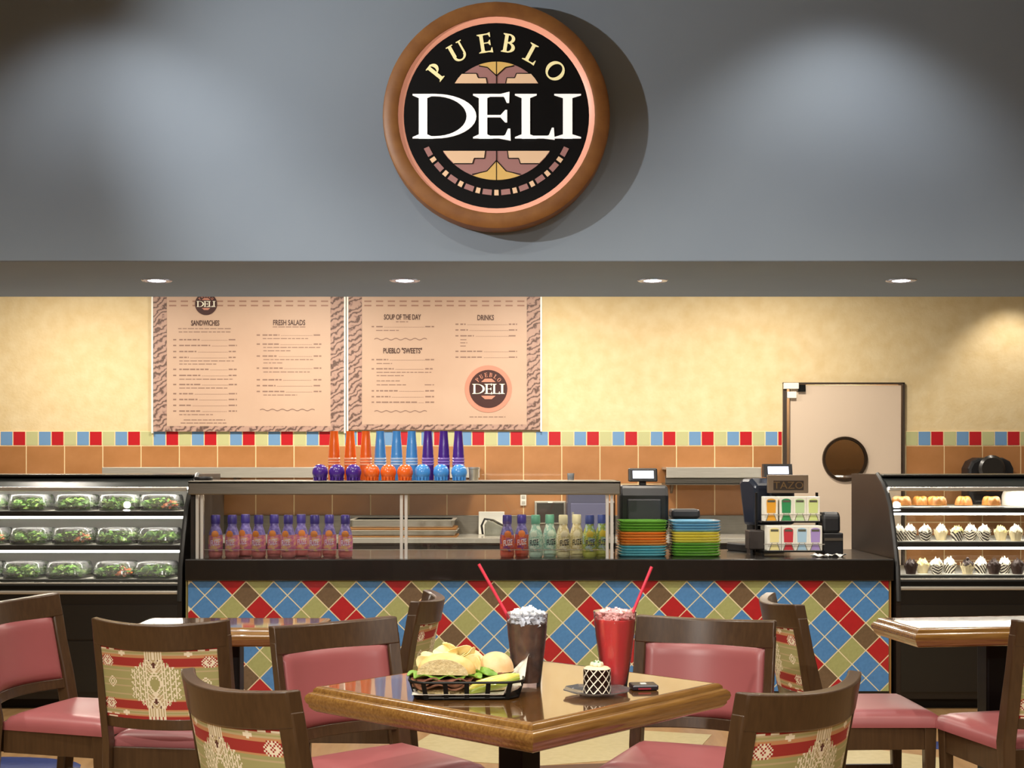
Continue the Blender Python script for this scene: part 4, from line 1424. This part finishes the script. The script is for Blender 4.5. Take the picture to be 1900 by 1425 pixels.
pm = [pastry_mesh(i) for i in range(3)]
doily = MB().lathe([(0, 0), (.07, 0), (.074, .003), (.068, .004), (0, .004)], (0, 0, 0), 24).mesh('paper_doily', M_white)
fill = MB().lathe([(0, .046), (.02, .044), (.026, .036), (.0, .03)], (0, 0, 0), 16).mesh('filling', mat('pastry_glaze', '#d8b070', .3, coat=.4), 50)
for i, (px, lb) in enumerate(((1673, 'leftmost'), (1708, 'second'), (1738, 'third'), (1788, 'fourth'), (1840, 'fifth'))):
    D = 7.74 + .03 * (i % 2)
    t = thing('danish_pastry', '%s brown pastry from the left on the top shelf' % lb, 'pastry', (X(px, D), D, zR[0] + .002), i * 1.3, 'pastries on the top shelf')
    inst('paper_doily', doily, t)
    inst('crust', pm[i % 3], t, (0, 0, .001), scale=(1, 1, 1.35))
    inst('filling', fill, t, (0, 0, .008))
t = thing('frosted_cake', 'white frosted cake on the top shelf at the right edge', 'cake', (X(1888, 7.86), 7.86, zR[0] + .002))
MB().lathe([(0, 0), (.085, 0), (.088, .005), (.088, .06), (.08, .085), (.05, .095), (0, .098)], (0, 0, 0), 28).build('cake_body', mat('cake_white', '#efe9da', .6), t, 50)
MB().lathe([(0, -.001), (.1, -.001), (.104, .004), (.09, .005)], (0, 0, 0), 28, cap=False).build('cake_board', M_steel, t, 50)

# ------------------------------------------------------------------ tables
def table(name, label, loc, rz, hx, hy, pedestal=True):
    t = thing(name, label, 'table', loc, rz)
    e = .034
    ix, iy = hx - e, hy - e
    MB().box(-ix, ix, -iy, iy, .722, .76).build('tabletop', M_table, t)
    pr = [(0, .7605), (.010, .759), (.017, .752), (.018, .745), (.026, .742), (.032, .735), (.034, .726), (.031, .716), (.026, .711), (.026, .706), (.02, .698), (.012, .692), (0, .690)]
    for k in range(4):
        mb = MB()
        a, b = (ix, iy) if k % 2 == 0 else (iy, ix)
        n = len(pr)
        i0 = len(mb.v)
        for s_ in (-1, 1):
            for o_, z_ in pr:
                mb.v.append((s_ * (a + o_), -(b + o_), z_))
        for q in range(n - 1):
            mb.f.append((q, n + q, n + q + 1, q + 1))
        mb.f.append(tuple(range(n)))
        mb.f.append(tuple(range(2 * n - 1, n - 1, -1)))
        mb.f.append((0, n - 1, 2 * n - 1, n))
        mb.xf(Matrix.Rotation(k * PI / 2, 4, 'Z'))
        mb.build('edge_moulding', M_edge, t, 50)
    MB().box(-.16, .16, -.16, .16, .70, .722).build('mounting_plate', M_blackm, t)
    MB().box(-.042, .042, -.042, .042, .05, .70).build('pedestal_column', M_blackm, t, bevel=.008)
    for k in range(2):
        MB().box(-.3 if k == 0 else -.04, .3 if k == 0 else .04, -.04 if k == 0 else -.3, .04 if k == 0 else .3, 0 if k == 0 else .001, .05).build('pedestal_foot', M_blackm, t, bevel=.012)
    return t


TC = (.02, 3.655)
table('dining_table', 'square polished wooden table set with food in front', (TC[0], TC[1], 0), R(47.8), .41, .41)
table('dining_table', 'polished wooden table before the pastry case', (1.825, 5.12, 0), R(8), .40, .20)
table('dining_table', 'polished wooden table behind the left chairs', (-1.06, 5.08, 0), R(-1), .37, .185)

# ------------------------------------------------------------------ chairs
M_fab = bpy.data.materials.new('woven_fabric')
M_fab.use_nodes = True
_b = M_fab.node_tree.nodes['Principled BSDF']
_b.inputs['Roughness'].default_value = .85
_a = M_fab.node_tree.nodes.new('ShaderNodeAttribute')
_a.attribute_name = 'weave'
M_fab.node_tree.links.new(_a.outputs['Color'], _b.inputs['Base Color'])
C_RED, C_TAN, C_OLV, C_CRM, C_DRK, C_ORG = [lin(c) for c in ('#9c2b24', '#b8a67c', '#a09c66', '#e8ddc2', '#5a3226', '#c08a5c')]
NWV, NHV = 96, 54


def weave(i, j):
    """colour of the woven cell; i across 0..95, j from the top 0..53"""
    x = i - 47.5
    ax = abs(x)
    yj = j / NHV
    # top/bottom symmetry
    y = min(yj, 1 - yj)
    jj = min(j, NHV - 1 - j)
    if ax < 7:                                    # central column
        d = abs(j - 26.5)
        if ax > 5.5:
            return C_CRM
        if y < .06:
            return C_RED if int(ax) % 3 == 1 else C_CRM
        if y < .17:
            return C_TAN if int(ax) % 2 == 1 else C_CRM
        k1 = abs(ax - abs(((j - 26.5) % 18) - 9) * .62)
        if k1 < .9:
            return C_CRM
        if abs(d - 17) < 1.6 and 3 < ax < 5.2:
            return C_DRK
        if abs(d - 13) + ax < 2.6:
            return C_DRK
        if d + ax * 1.2 < 5:
            return C_OLV
        return C_CRM if (int(ax) + j) % 3 == 0 else (C_TAN if d > 8 else C_OLV)
    if 7 <= ax < 20 and .14 < y:                   # combs beside it
        lim = .17 + .012 * (ax - 7) + (.03 if int(ax) % 4 < 2 else 0)
        if y > lim and (ax < 17 or y > .27):
            c = int(ax) % 4
            if c == 0 or (c == 2 and (j // 2) % 2):
                return C_CRM
            if (int(ax) + j) % 5 == 0:
                return C_CRM
            return C_RED if y < .27 and c == 1 else (C_OLV if y > .28 else C_TAN)
    # stepped lines in the corners
    if y < .09 and ax > 34:
        if jj in (1, 3) and (int(ax) // 3 + jj) % 4:
            return C_CRM
    if y < .065:
        return C_RED
    if y < .145:
        if abs(ax - 27) < 3 and ((abs(y - .105) < .015) or abs(ax - 27) < 1):
            return C_CRM
        return (C_TAN, C_OLV, C_TAN, C_ORG)[jj % 4]
    if y < .285:
        r_ = math.hypot(ax - 41.5, (y - .215) * 54)
        if r_ < 5.2:
            return C_CRM if (int(abs(ax - 41.5)) + jj) % 2 == 0 or 2 < r_ < 3.2 else C_RED
        if ax > 46.5:
            return C_TAN
        if y < .16 or y > .27:
            return C_ORG
        return C_RED
    r_ = abs(ax - 38) + abs(j - 26.5)
    if r_ < 5 and int(r_) % 2 == 0:
        return C_CRM if r_ > 1 else C_TAN
    if jj % 6 == 0:
        return C_TAN
    return C_OLV


def bow(x): return -.078 * (1 - (x / .24) ** 2)       # how far the back curves rearward


def lean(z): return -.165 - .20 * max(0, z - .43)      # centre line of the back in y at height z


def build_chair():
    t = thing('dining_chair', 'x', 'chair')
    W_ = .225
    for s_ in (-1, 1):
        def post(z, dy, dx):
            yy = lean(z) - .05 + bow(W_ - .013 + .007 * z + s_ * dx) + (0 if z > .43 else -.035 * ((.43 - z) / .43) ** 1.5)
            return (s_ * (W_ - .013 + .007 * z) + dx, yy + dy, z)
        mb = MB()
        zs = [0, .15, .3, .43, .55, .68, .80]
        for k, z in enumerate(zs):
            dw, dd = .017, .018 + (.006 if .3 < z < .6 else 0)
            mb.v += [post(z, -dd, -dw), post(z, -dd, dw), post(z, dd, dw), post(z, dd, -dw)]
        for k in range(len(zs) - 1):
            for q in range(4):
                j = (q + 1) % 4
                mb.f.append((k * 4 + q, k * 4 + j, k * 4 + 4 + j, k * 4 + 4 + q))
        mb.f += [(3, 2, 1, 0), tuple((len(zs) - 1) * 4 + q for q in range(4))]
        mb.build('leg', M_wood, t, 40, bevel=.004)
        MB().hexa([(s_ * .185 - .015, .17, 0), (s_ * .185 + .015, .17, 0), (s_ * .185 + .015, .2, 0), (s_ * .185 - .015, .2, 0)],
                  [(s_ * .195 - .02, .16, .4), (s_ * .195 + .02, .16, .4), (s_ * .195 + .02, .205, .4), (s_ * .195 - .02, .205, .4)]).build('leg', M_wood, t, bevel=.004)
        # side rail and stretcher
        MB().hexa([(s_ * .2 - .011, -.21, .315), (s_ * .2 + .011, -.21, .315), (s_ * .195 + .011, .18, .315), (s_ * .195 - .011, .18, .315)],
                  [(s_ * .2 - .011, -.21, .405), (s_ * .2 + .011, -.21, .405), (s_ * .195 + .011, .18, .405), (s_ * .195 - .011, .18, .405)]).build('side_rail', M_wood, t, bevel=.003)
        MB().box(s_ * .19 - .009, s_ * .19 + .009, -.22, .18, .15, .175).build('stretcher', M_wood, t, bevel=.003)
    MB().box(-.185, .185, .172, .194, .315, .405).build('front_rail', M_wood, t, bevel=.003)
    MB().box(-.2, .2, -.228, -.206, .315, .405).build('rear_rail', M_wood, t, bevel=.003)
    # crest rail
    HW = .233
    def crest(u, v, q):
        x = -HW + 2 * HW * u
        z = .762 + .088 * v - .013 * (1 - (x / HW) ** 2)
        return (x, lean(z) - .05 + bow(x) + (.020 if q else -.020), z)
    MB().shell(crest, 16, 3, 0).build('crest_rail', M_wood, t, 50, bevel=.005)
    def low(u, v, q):
        x = -.21 + .42 * u
        z = .482 + .038 * v
        return (x, lean(z) - .05 + bow(x) + (.014 if q else -.014), z)
    MB().shell(low, 12, 1, 0).build('lower_back_rail', M_wood, t, 50, bevel=.003)
    PW = .203
    # woven outside
    verts, faces, colr = [], [], []
    for i in range(NWV + 1):
        for j in range(NHV + 1):
            x = -PW + 2 * PW * i / NWV
            z = .768 - (.768 - .515) * j / NHV
            verts.append((x, lean(z) - .05 + bow(x) - .013, z))
    for i in range(NWV):
        for j in range(NHV):
            k = i * (NHV + 1) + j
            faces.append((k, k + 1, k + NHV + 2, k + NHV + 1))
            colr.append(weave(i, j))
    # back side closing face so that the panel has thickness
    n0 = len(verts)
    for i in range(9):
        for j in range(2):
            x = -PW + 2 * PW * i / 8
            z = .768 - (.768 - .515) * j
            verts.append((x, lean(z) - .05 + bow(x), z))
    for i in range(8):
        k = n0 + i * 2
        faces.append((k, k + 2, k + 3, k + 1))
        colr.append(C_TAN)
    me = bpy.data.meshes.new('woven_back')
    me.from_pydata(verts, [], faces)
    at = me.color_attributes.new('weave', 'FLOAT_COLOR', 'CORNER')
    buf = []
    for p, c in zip(me.polygons, colr):
        for _ in p.vertices:
            buf += list(c)
    at.data.foreach_set('color', buf)
    me.materials.append(M_fab)
    me.polygons.foreach_set('use_smooth', [True] * len(me.polygons))
    o = inst('woven_back', me, t)
    # rose cushion inside
    def cush(u, v, q):
        x = -PW + 2 * PW * u
        z = .515 + .257 * v
        e = min(u, 1 - u) * 2 * PW
        f_ = min(v, 1 - v) * .257
        th = .006 + .022 * min(1, e / .03) ** .5 * min(1, f_ / .03) ** .5
        return (x, lean(z) - .05 + bow(x) + (th if q else 0), z)
    MB().shell(cush, 24, 14, 0).build('back_cushion', M_rose, t, 70)
    # seat cushion
    def seat(u, v, q):
        uu, vv = u * 2 - 1, v * 2 - 1
        wd = .213 + .012 * v
        x = wd * uu
        y = .006 + .220 * vv
        e = max(abs(uu), abs(vv))
        h_ = .455 - .028 * max(0, (e - .72) / .28) ** 2.2 + .006 * (1 - uu * uu) * (1 - vv * vv)
        return (x, y, h_ if q else .398)
    MB().shell(seat, 20, 20, 0).build('seat_cushion', M_rose, t, 60)
    return t


proto = build_chair()
_first = [True]


def put_chair(L, R_, fwd, label):
    L, R_, fwd = Vector(L), Vector(R_), Vector(fwd)
    mid = (L + R_) / 2
    d = (R_ - L).normalized()
    n = Vector((-d.y, d.x))
    if n.dot(fwd) < 0:
        n = -n
    root = mid + n * .31
    c = proto if _first[0] else copy_tree(proto)
    _first[0] = False
    c.location = (root.x, root.y, 0)
    c.rotation_euler = (0, 0, math.atan2(n.y, n.x) - PI / 2)
    tag(c, label, 'chair', 'wooden dining chairs with rose seats')
    return c


put_chair((-.811, 3.36), (-.50, 3.03), (1, 1), 'wooden chair with woven back, nearest at lower left, pulled up to set table')
put_chair((.50, 2.98), (.867, 3.335), (-1, 1), 'wooden chair with woven back, nearest at lower right, pulled up to set table')
put_chair((-.760, 4.22), (-.398, 4.52), (1, -1), 'wooden chair showing its rose back cushion behind left corner of set table')
put_chair((.446, 4.55), (.84, 4.395), (-1, -1), 'wooden chair showing its rose back cushion behind right corner of set table')
put_chair((-1.403, 4.47), (-.917, 4.40), (0, 1), 'wooden chair seen squarely from behind with woven back at left')
put_chair((-1.94, 4.88), (-1.81, 5.32), (1, 0), 'wooden chair with rose cushion at the far left edge before salad case')
put_chair((-.353, 5.0), (-.335, 5.45), (-1, 0), 'wooden chair seen edge-on behind the sandwich basket before tiled counter')
put_chair((1.035, 4.88), (1.02, 5.34), (1, 0), 'wooden chair seen edge-on right of the rose chair, facing pastry-side table')
put_chair((1.645, 4.40), (2.095, 4.50), (0, 1), 'wooden chair with woven back cut off by the right edge')

# ------------------------------------------------------------------ food and drinks on the set table
ZTB = .761


def tp(px, py):                      # point on the table top seen at a pixel
    D = (CAMZ - ZTB) * FPX / (py - HY)
    return X(px, D), D


# sandwich basket
bx, by = X(866, 3.50), 3.50
bas = thing('wire_basket', 'black metal strap basket holding the sandwich meal', 'basket', (bx, by, ZTB), R(2))
bw, bd = .135, .085
def rrect(sx, sy, r_, z, n=6):
    out = []
    for cx_, cy_, a0 in ((sx - r_, sy - r_, 0), (-sx + r_, sy - r_, 90), (-sx + r_, -sy + r_, 180), (sx - r_, -sy + r_, 270)):
        for k in range(n + 1):
            a = R(a0 + 90 * k / n)
            out.append((cx_ + r_ * math.cos(a), cy_ + r_ * math.sin(a), z))
    return out


top_l = rrect(bw + .012, bd + .012, .05, .045)
bot_l = rrect(bw - .002, bd - .002, .045, .004)
for nm, lp in (('top_rim', top_l), ('bottom_rim', bot_l)):
    MB().tube(lp + [lp[0]], .0035, 6).build(nm, M_blackm, bas, 40)
pos = [(x, -1) for x in (-.11, -.055, 0, .055, .11)] + [(x, 1) for x in (-.11, -.055, 0, .055, .11)]
for x, s_ in pos:
    y0_, y1_ = s_ * (bd - .002), s_ * (bd + .012)
    MB().hexa([(x * .93 - .006, y0_ - .0015, .0), (x * .93 + .006, y0_ - .0015, .0), (x * .93 + .006, y0_ + .0015, 0), (x * .93 - .006, y0_ + .0015, 0)],
              [(x - .006, y1_ - .0015, .046), (x + .006, y1_ - .0015, .046), (x + .006, y1_ + .0015, .046), (x - .006, y1_ + .0015, .046)]).build('strap', M_blackm, bas)
for s_ in (-1, 1):
    for yv in (-.045, 0, .045):
        x0_, x1_ = s_ * (bw - .002), s_ * (bw + .012)
        MB().hexa([(x0_ - .0015, yv - .006, 0), (x0_ + .0015, yv - .006, 0), (x0_ + .0015, yv + .006, 0), (x0_ - .0015, yv + .006, 0)],
                  [(x1_ - .0015, yv - .006, .046), (x1_ + .0015, yv - .006, .046), (x1_ + .0015, yv + .006, .046), (x1_ - .0015, yv + .006, .046)]).build('strap', M_blackm, bas)
MB().prism([(p[0], p[1]) for p in rrect(bw - .002, bd - .002, .045, 0)], 'z', .001, .004).build('basket_floor', M_blackm, bas)
# paper liner
def liner(u, v, q):
    x = (u - .5) * 2 * (bw + .008)
    y = (v - .5) * 2 * (bd + .008)
    ex, ey = abs(u - .5) * 2, abs(v - .5) * 2
    e = max(ex, ey)
    h_ = .006 + (.03 if v > .5 or u > .85 else .008) * max(0, (e - .72) / .28) ** 1.5
    if u > .9 and v > .3:
        h_ += .055 * ((u - .9) / .1) * min(1, (v - .3) / .5)
        x += .03 * ((u - .9) / .1) * v
    h_ += .003 * math.sin(u * 23) * math.sin(v * 17) * max(0, e - .5)
    k = .93 if e < .9 else .97
    return (x * k, y * k, h_ + .0012 * q)
o = MB().shell(liner, 30, 20, 0).build('paper_liner', mat('liner_paper', '#e4dfd0', .6), smooth=60, loc=(bx, by, ZTB))
o.rotation_euler = (0, 0, R(2))
tag(o, 'white paper liner in the black basket, corner standing up', 'paper')


def P(x, y, z): return (bx + x, by + y, ZTB + z)


# left sandwich half
sw = thing('sandwich', 'cut sandwich with meat and greens at the left of the basket', 'sandwich', P(-.055, -.022, .01), R(-6))
def dome(rx, ry, rz_, flat=0.0, seed=1, wob=.04):
    r = random.Random(seed)
    ph = [r.uniform(0, 6) for _ in range(3)]
    def fn(u, v):
        a = u * 2 * PI
        b = v * PI / 2
        k = 1 + wob * math.sin(3 * a + ph[0]) * math.cos(b) + wob * .6 * math.sin(5 * a + ph[1] + 3 * b)
        y = ry * math.cos(b) * math.sin(a) * k
        if y < -flat and flat:
            y = -flat
        return (rx * math.cos(b) * math.cos(a) * k, y, rz_ * math.sin(b) ** .8)
    return fn


M_bread = mat('bread_crust', '#d9a85c', .6, noise=(25, '#e8c98a'))
M_crumb = mat('bread_crumb', '#ddcb9a', .8, noise=(120, '#c4ad7a'), bump=(160, .35))
M_meat = mat('roast_meat', '#6f4630', .5, noise=(60, '#8f6248'))
M_let = mat('lettuce', '#5f8a2a', .5, noise=(40, '#8ab044'))
mb = MB().grid(lambda u, v: dome(.075, .05, .012, .035, 3)(u, v), 32, 6)
mb.build('bottom_bread', M_crumb, sw, 60)
def ruffle(rx, ry, z0, amp, n, th, seed):
    r = random.Random(seed)
    ph = r.uniform(0, 6)
    def fn(u, v, q):
        a = u * 2 * PI
        rr = v * (1 + .08 * math.sin(n * .7 * a + ph))
        y = ry * rr * math.sin(a)
        return (rx * rr * math.cos(a), max(y, -.053), z0 + amp * v * v * math.sin(n * a + ph) + th * q)
    return fn


MB().shell(ruffle(.09, .06, .018, .007, 7, .004, 1), 48, 5, 0).build('meat_slice', M_meat, sw, 60)
MB().shell(ruffle(.088, .059, .026, .007, 6, .004, 2), 48, 5, 0).build('meat_slice', M_meat, sw, 60)
MB().shell(ruffle(.088, .059, .035, .006, 8, .004, 5), 48, 5, 0).build('meat_slice', mat('pink_meat', '#a06a58', .5, noise=(60, '#7d4c3c')), sw, 60)
MB().shell(ruffle(.094, .06, .044, .006, 9, .002, 3), 54, 5, 0).build('lettuce_leaf', M_let, sw, 60)
mb = MB().grid(lambda u, v: Vector(dome(.076, .052, .05, .044, 4)(u, v)) + Vector((0, 0, .049)), 36, 10)
mb.build('top_bread', M_bread, sw, 60)
# cut face of the top bread
pts = [(.066 * math.cos(a), .05 + .040 * math.sin(a)) for a in [PI * k / 16 for k in range(17)]]
MB().prism(pts, 'y', -.0465, -.043).build('cut_face', M_crumb, sw)
# chips
def chip_mesh(seed):
    r = random.Random(seed)
    a1, ph = r.uniform(.25, .5), r.uniform(0, 6)
    def fn(u, v, q):
        a = u * 2 * PI
        rr = .026 * v * (1 + .1 * math.sin(3 * a + ph))
        x, y = rr * math.cos(a), rr * math.sin(a) * .8
        return (x, y, a1 * (x * x - .6 * y * y) * 30 * .9 + .0012 * q + .0015 * math.sin(4 * a + ph) * v)
    return MB().shell(fn, 20, 4, 0).mesh('potato_chip', mat('chip_yellow', '#ecd98c', .45, noise=(30, '#f4e9b8')), 60)


chips = [chip_mesh(i) for i in range(4)]
chip_pos = ((-.085, .035, .085, .6, .2), (-.06, .02, .104, .5, -.2), (-.045, .045, .108, .9, .1), (-.02, .03, .1, .7, .5), (.0, .02, .088, .9, .6), (-.01, .05, .082, 1.1, .1), (.022, .03, .078, 1.0, .7), (-.075, .05, .075, .8, -.4), (.035, .05, .066, .8, .4), (.02, .002, .066, 1.25, .8), (.004, -.008, .076, 1.15, .5), (-.1, .02, .07, .9, -.8))
chip_lab = ('leftmost high', 'topmost', 'rear top', 'upper middle', 'pale middle', 'rear middle', 'right upper', 'rear left', 'rear right', 'right front upright', 'front upright', 'far left')
for i, (x, y, z, rx, ry) in enumerate(chip_pos):
    o = inst('potato_chip', chips[i % 4], None, P(x, y, z), (rx, ry, i * .9), (1.35, 1.35, 1.2))
    tag(o, '%s yellow potato chip of the heap over the cut sandwich' % chip_lab[i], 'potato chip', 'potato chips in the basket')
# right sandwich: bun half with lettuce
s2 = thing('bun_half', 'round sandwich bun half with meat and lettuce at basket right', 'sandwich', P(.075, .025, .012), R(10))
MB().shell(ruffle(.05, .042, .03, .006, 7, .003, 8), 40, 5, 0).build('lettuce_leaf', M_let, s2, 60)
MB().grid(lambda u, v: dome(.044, .038, .03, 0, 11)(u, v), 24, 5).build('bottom_bread', M_crumb, s2, 60)
MB().shell(ruffle(.046, .04, .039, .004, 5, .004, 9), 40, 5, 0).build('meat_slice', mat('pink_meat', '#a06a58'), s2, 60)
MB().grid(lambda u, v: Vector(dome(.047, .042, .05, 0, 12, .02)(u, v)) + Vector((0, 0, .045)), 30, 9).build('top_bread', mat('bun_crust', '#dcb07a', .55, noise=(30, '#e6c79a')), s2, 60)
o = MB().shell(lambda u, v, q: (-.03 + .075 * u, -.02 + .05 * v + .006 * math.sin(u * 9), .024 + .016 * math.sin(u * 3.1) + .008 * math.sin(v * 8 + u * 7) + .0015 * q), 16, 8, 0).build('lettuce_leaf', M_let, smooth=60, loc=P(.035, -.015, .024))
tag(o, 'curled green lettuce leaf between the sandwich and the bun half', 'lettuce')
# pickle spear
pk = thing('pickle_spear', 'yellow-green pickle spear lying along the basket front', 'pickle', P(.07, -.055, .022), R(14))
pkp = [(-.07, 0, .0), (-.04, 0, .01), (0, 0, .018), (.04, 0, .026), (.068, 0, .034)]
MB().tube(pkp, [.004, .014, .016, .014, .005], 10).build('flesh', mat('pickle_flesh', '#d6c94a', .3, noise=(30, '#e2dc88'), coat=.5), pk, 60)
MB().tube([(p[0], -.006, p[2] - .007) for p in pkp], [.003, .011, .0125, .011, .004], 10).build('rind', mat('pickle_rind', '#8f9a36', .3, coat=.5), pk, 60)

# drinks
def drink(name, label, px, py, h_, rt, rb, liquid, cupm, ice_col, fill_, heap, seed):
    x, D = tp(px, py)
    t = thing(name, label, 'drink', (x, D, ZTB))
    MB().lathe([(0, 0), (rb, 0), (rb, .006), (rb + (rt - rb) * .62, h_ * .55), (rb + (rt - rb) * .8, h_ * .7), (rt, h_ * .97), (rt + .001, h_), (rt - .0008, h_)], (0, 0, 0), 32).build('cup', cupm, t, 40)
    hf = h_ * fill_
    def rr(z):
        ks = ((0, 0), (.006, 0), (.55 * h_, .62), (.7 * h_, .8), (.97 * h_, 1), (h_, 1))
        for (za_, fa), (zb_, fb) in zip(ks, ks[1:]):
            if za_ <= z <= zb_ and zb_ > za_:
                return rb + (rt - rb) * (fa + (fb - fa) * (z - za_) / (zb_ - za_)) - .0016
        return rt - .0016
    MB().lathe([(0, .0105), (rb - .004, .0105), (rr(.55 * h_), .55 * h_), (rr(.7 * h_), .7 * h_), (rr(hf), hf), (0, hf)], (0, 0, 0), 28).build('liquid', liquid, t, 40)
    r = random.Random(seed)
    mb = MB()
    for k in range(260):
        a, q = r.uniform(0, 6.28), math.sqrt(r.random()) * (rt - .007)
        z = hf - .006 + r.random() * ((h_ - hf) + heap * (1 - (q / rt) ** 2)) 
        s_ = r.uniform(.003, .006)
        n0 = len(mb.v)
        mb.box(-s_, s_, -s_ * .8, s_ * .8, -s_ * .7, s_ * .7)
        mb.xf(Matrix.Translation((q * math.cos(a), q * math.sin(a), z)) @ Matrix.Rotation(r.uniform(0, 3), 4, 'X') @ Matrix.Rotation(r.uniform(0, 3), 4, 'Z'), n0)
    o = mb.build('crushed_ice', ice_col, t)
    o['kind'] = 'stuff'
    return x, D


M_cup1 = glass('pebbled_tumbler', (.92, .94, 1, 1), .06, 1.4, .0, .03)
M_cup2 = glass('clear_cup', (.99, .96, .96, 1), .04, 1.45, .02, .02)
M_cola = mat('cola', '#4e2813', .25, noise=(28, '#855433'))
M_punch = mat('red_punch', '#ff4046', .3, noise=(20, '#ff4c50'))
_pb = M_punch.node_tree.nodes['Principled BSDF']
_pb.inputs['Subsurface Weight'].default_value = 1.0
_pb.inputs['Subsurface Radius'].default_value = (1.0, .25, .25)
_pb.inputs['Subsurface Scale'].default_value = .04
M_ice = mat('ice', '#eef1f4', .2, coat=.5)
M_pice = mat('pink_ice', '#f4c4c4', .2, coat=.5)
x1_, D1_ = drink('cola_tumbler', 'clear tumbler of cola heaped with ice behind the basket', 978, 1272, .197, .056, .037, M_cola, M_cup1, M_ice, .86, .022, 3)
x2_, D2_ = drink('red_drink', 'tall clear cup of bright red drink topped with ice', 1141, 1276, .205, .057, .033, M_punch, M_cup2, M_pice, .9, .012, 4)
M_straw = mat('straw_red', '#de3a52', .35)
for (x0_, D0_, pa, pb, lb) in ((x1_, D1_, (946, 1150), (888, 1047), 'red straw leaning left out of the cola tumbler'), (x2_, D2_, (1172, 1142), (1210, 1052), 'red straw leaning right out of the red drink')):
    a = Vector((X(pa[0], D0_ ), D0_, Z(pa[1], D0_)))
    b = Vector((X(pb[0], D0_), D0_ + .01, Z(pb[1], D0_)))
    d = (b - a).normalized()
    a2 = a - d * .045
    o = MB().tube([a2, a, (a + b) / 2, b], .0042, 10).build('drinking_straw', M_straw, smooth=50)
    tag(o, lb, 'straw')

# dessert on a glass plate
xp, Dp = tp(1108, 1289)
t = thing('glass_plate', 'small clear scalloped glass plate under the dessert', 'plate', (xp, Dp + .01, ZTB))
def gplate(u, v, q):
    a = u * 2 * PI
    r0 = .086 * v * (1 + .03 * math.sin(10 * a) * v)
    return (r0 * math.cos(a), r0 * math.sin(a), .002 + .010 * v ** 3 + .0025 * q)
MB().shell(gplate, 60, 6, 0).build('plate_dish', glass('plate_glass', (.96, .93, .94, 1), .05, 1.5, .03, .05), t, 60)
MB().lathe([(.04, 0), (.045, 0), (.045, .003), (.04, .003)], (0, 0, 0), 28, cap=False).build('foot_ring', glass('plate_glass'), t)
ds = thing('layered_dessert', 'small round dessert wrapped in black-and-white chocolate lattice', 'dessert', (xp, Dp + .005, ZTB + .0055))
RD, HD = .036, .062
MB().lathe([(0, 0), (RD - .002, 0), (RD - .002, HD - .012), (0, HD - .01)], (0, 0, 0), 28).build('filling', mat('dessert_dark', '#26140c', .4), ds, 40)
mb = MB()
for s_ in (-1, 1):
    for k in range(10):
        for q in range(12):
            f0, f1 = q / 12, (q + 1) / 12
            a0, a1 = 2 * PI * k / 10 + s_ * f0 * 1.5, 2 * PI * k / 10 + s_ * f1 * 1.5
            da = .055 if s_ > 0 else .035
            rr = RD + (.0006 if s_ > 0 else 0)
            pts = [(rr * math.cos(a0 - da), rr * math.sin(a0 - da), f0 * HD), (rr * math.cos(a0 + da), rr * math.sin(a0 + da), f0 * HD),
                   (rr * math.cos(a1 + da), rr * math.sin(a1 + da), f1 * HD), (rr * math.cos(a1 - da), rr * math.sin(a1 - da), f1 * HD)]
            mb.poly(pts)
o = mb.build('white_lattice', mat('white_chocolate', '#f0e6d2', .4), ds)
MB().lathe([(RD - .0015, 0), (RD - .0005, 0), (RD - .0005, HD), (RD - .0015, HD)], (0, 0, 0), 36, cap=False).build('chocolate_collar', mat('dark_chocolate', '#1f0f08', .25, coat=.3), ds, 40)
MB().lathe([(RD - .004, HD - .012), (RD - .001, HD), (RD - .006, HD + .004), (.02, HD + .006), (0, HD + .006)], (0, 0, 0), 28, cap=False).build('cream_top', mat('cream_pale', '#e2c9a8', .5), ds, 50)
mb = MB()
for k in range(11):
    a = k * 2.4
    rr = .004 + .0013 * k
    mb.lathe([(0, 0), (.006, .002), (.007, .006), (.004, .012), (0, .019 - .0008 * k)], (rr * math.cos(a) * .8, rr * math.sin(a) * .8, HD + .004), 8)
mb.build('cream_swirl', mat('cream_white', '#efe6c4', .5), ds, 60)
mb = MB()
for k in range(7):
    a = k * 1.7
    mb.box(.008 * math.cos(a) - .002, .008 * math.cos(a) + .002, .008 * math.sin(a) - .002, .008 * math.sin(a) + .002, HD + .014, HD + .019)
mb.build('green_sprinkles', mat('mint_green', '#4f8a4a', .5), ds)
# pager
xg, Dg = tp(1194, 1278)
pg = thing('guest_pager', 'small flat black box lying behind the red drink', 'pager', (xg, Dg, ZTB), R(6))
MB().box(-.035, .035, -.03, .03, 0, .014).build('case', mat('pager_dark', '#231d24', .3), pg, bevel=.004)
MB().box(-.02, .014, -.0312, -.0295, .003, .007).build('front_print', mat('pager_red', '#8a2430', .4), pg)
MB().box(-.01, .006, -.012, .004, .0135, .016).build('button', M_white, pg, bevel=.002)
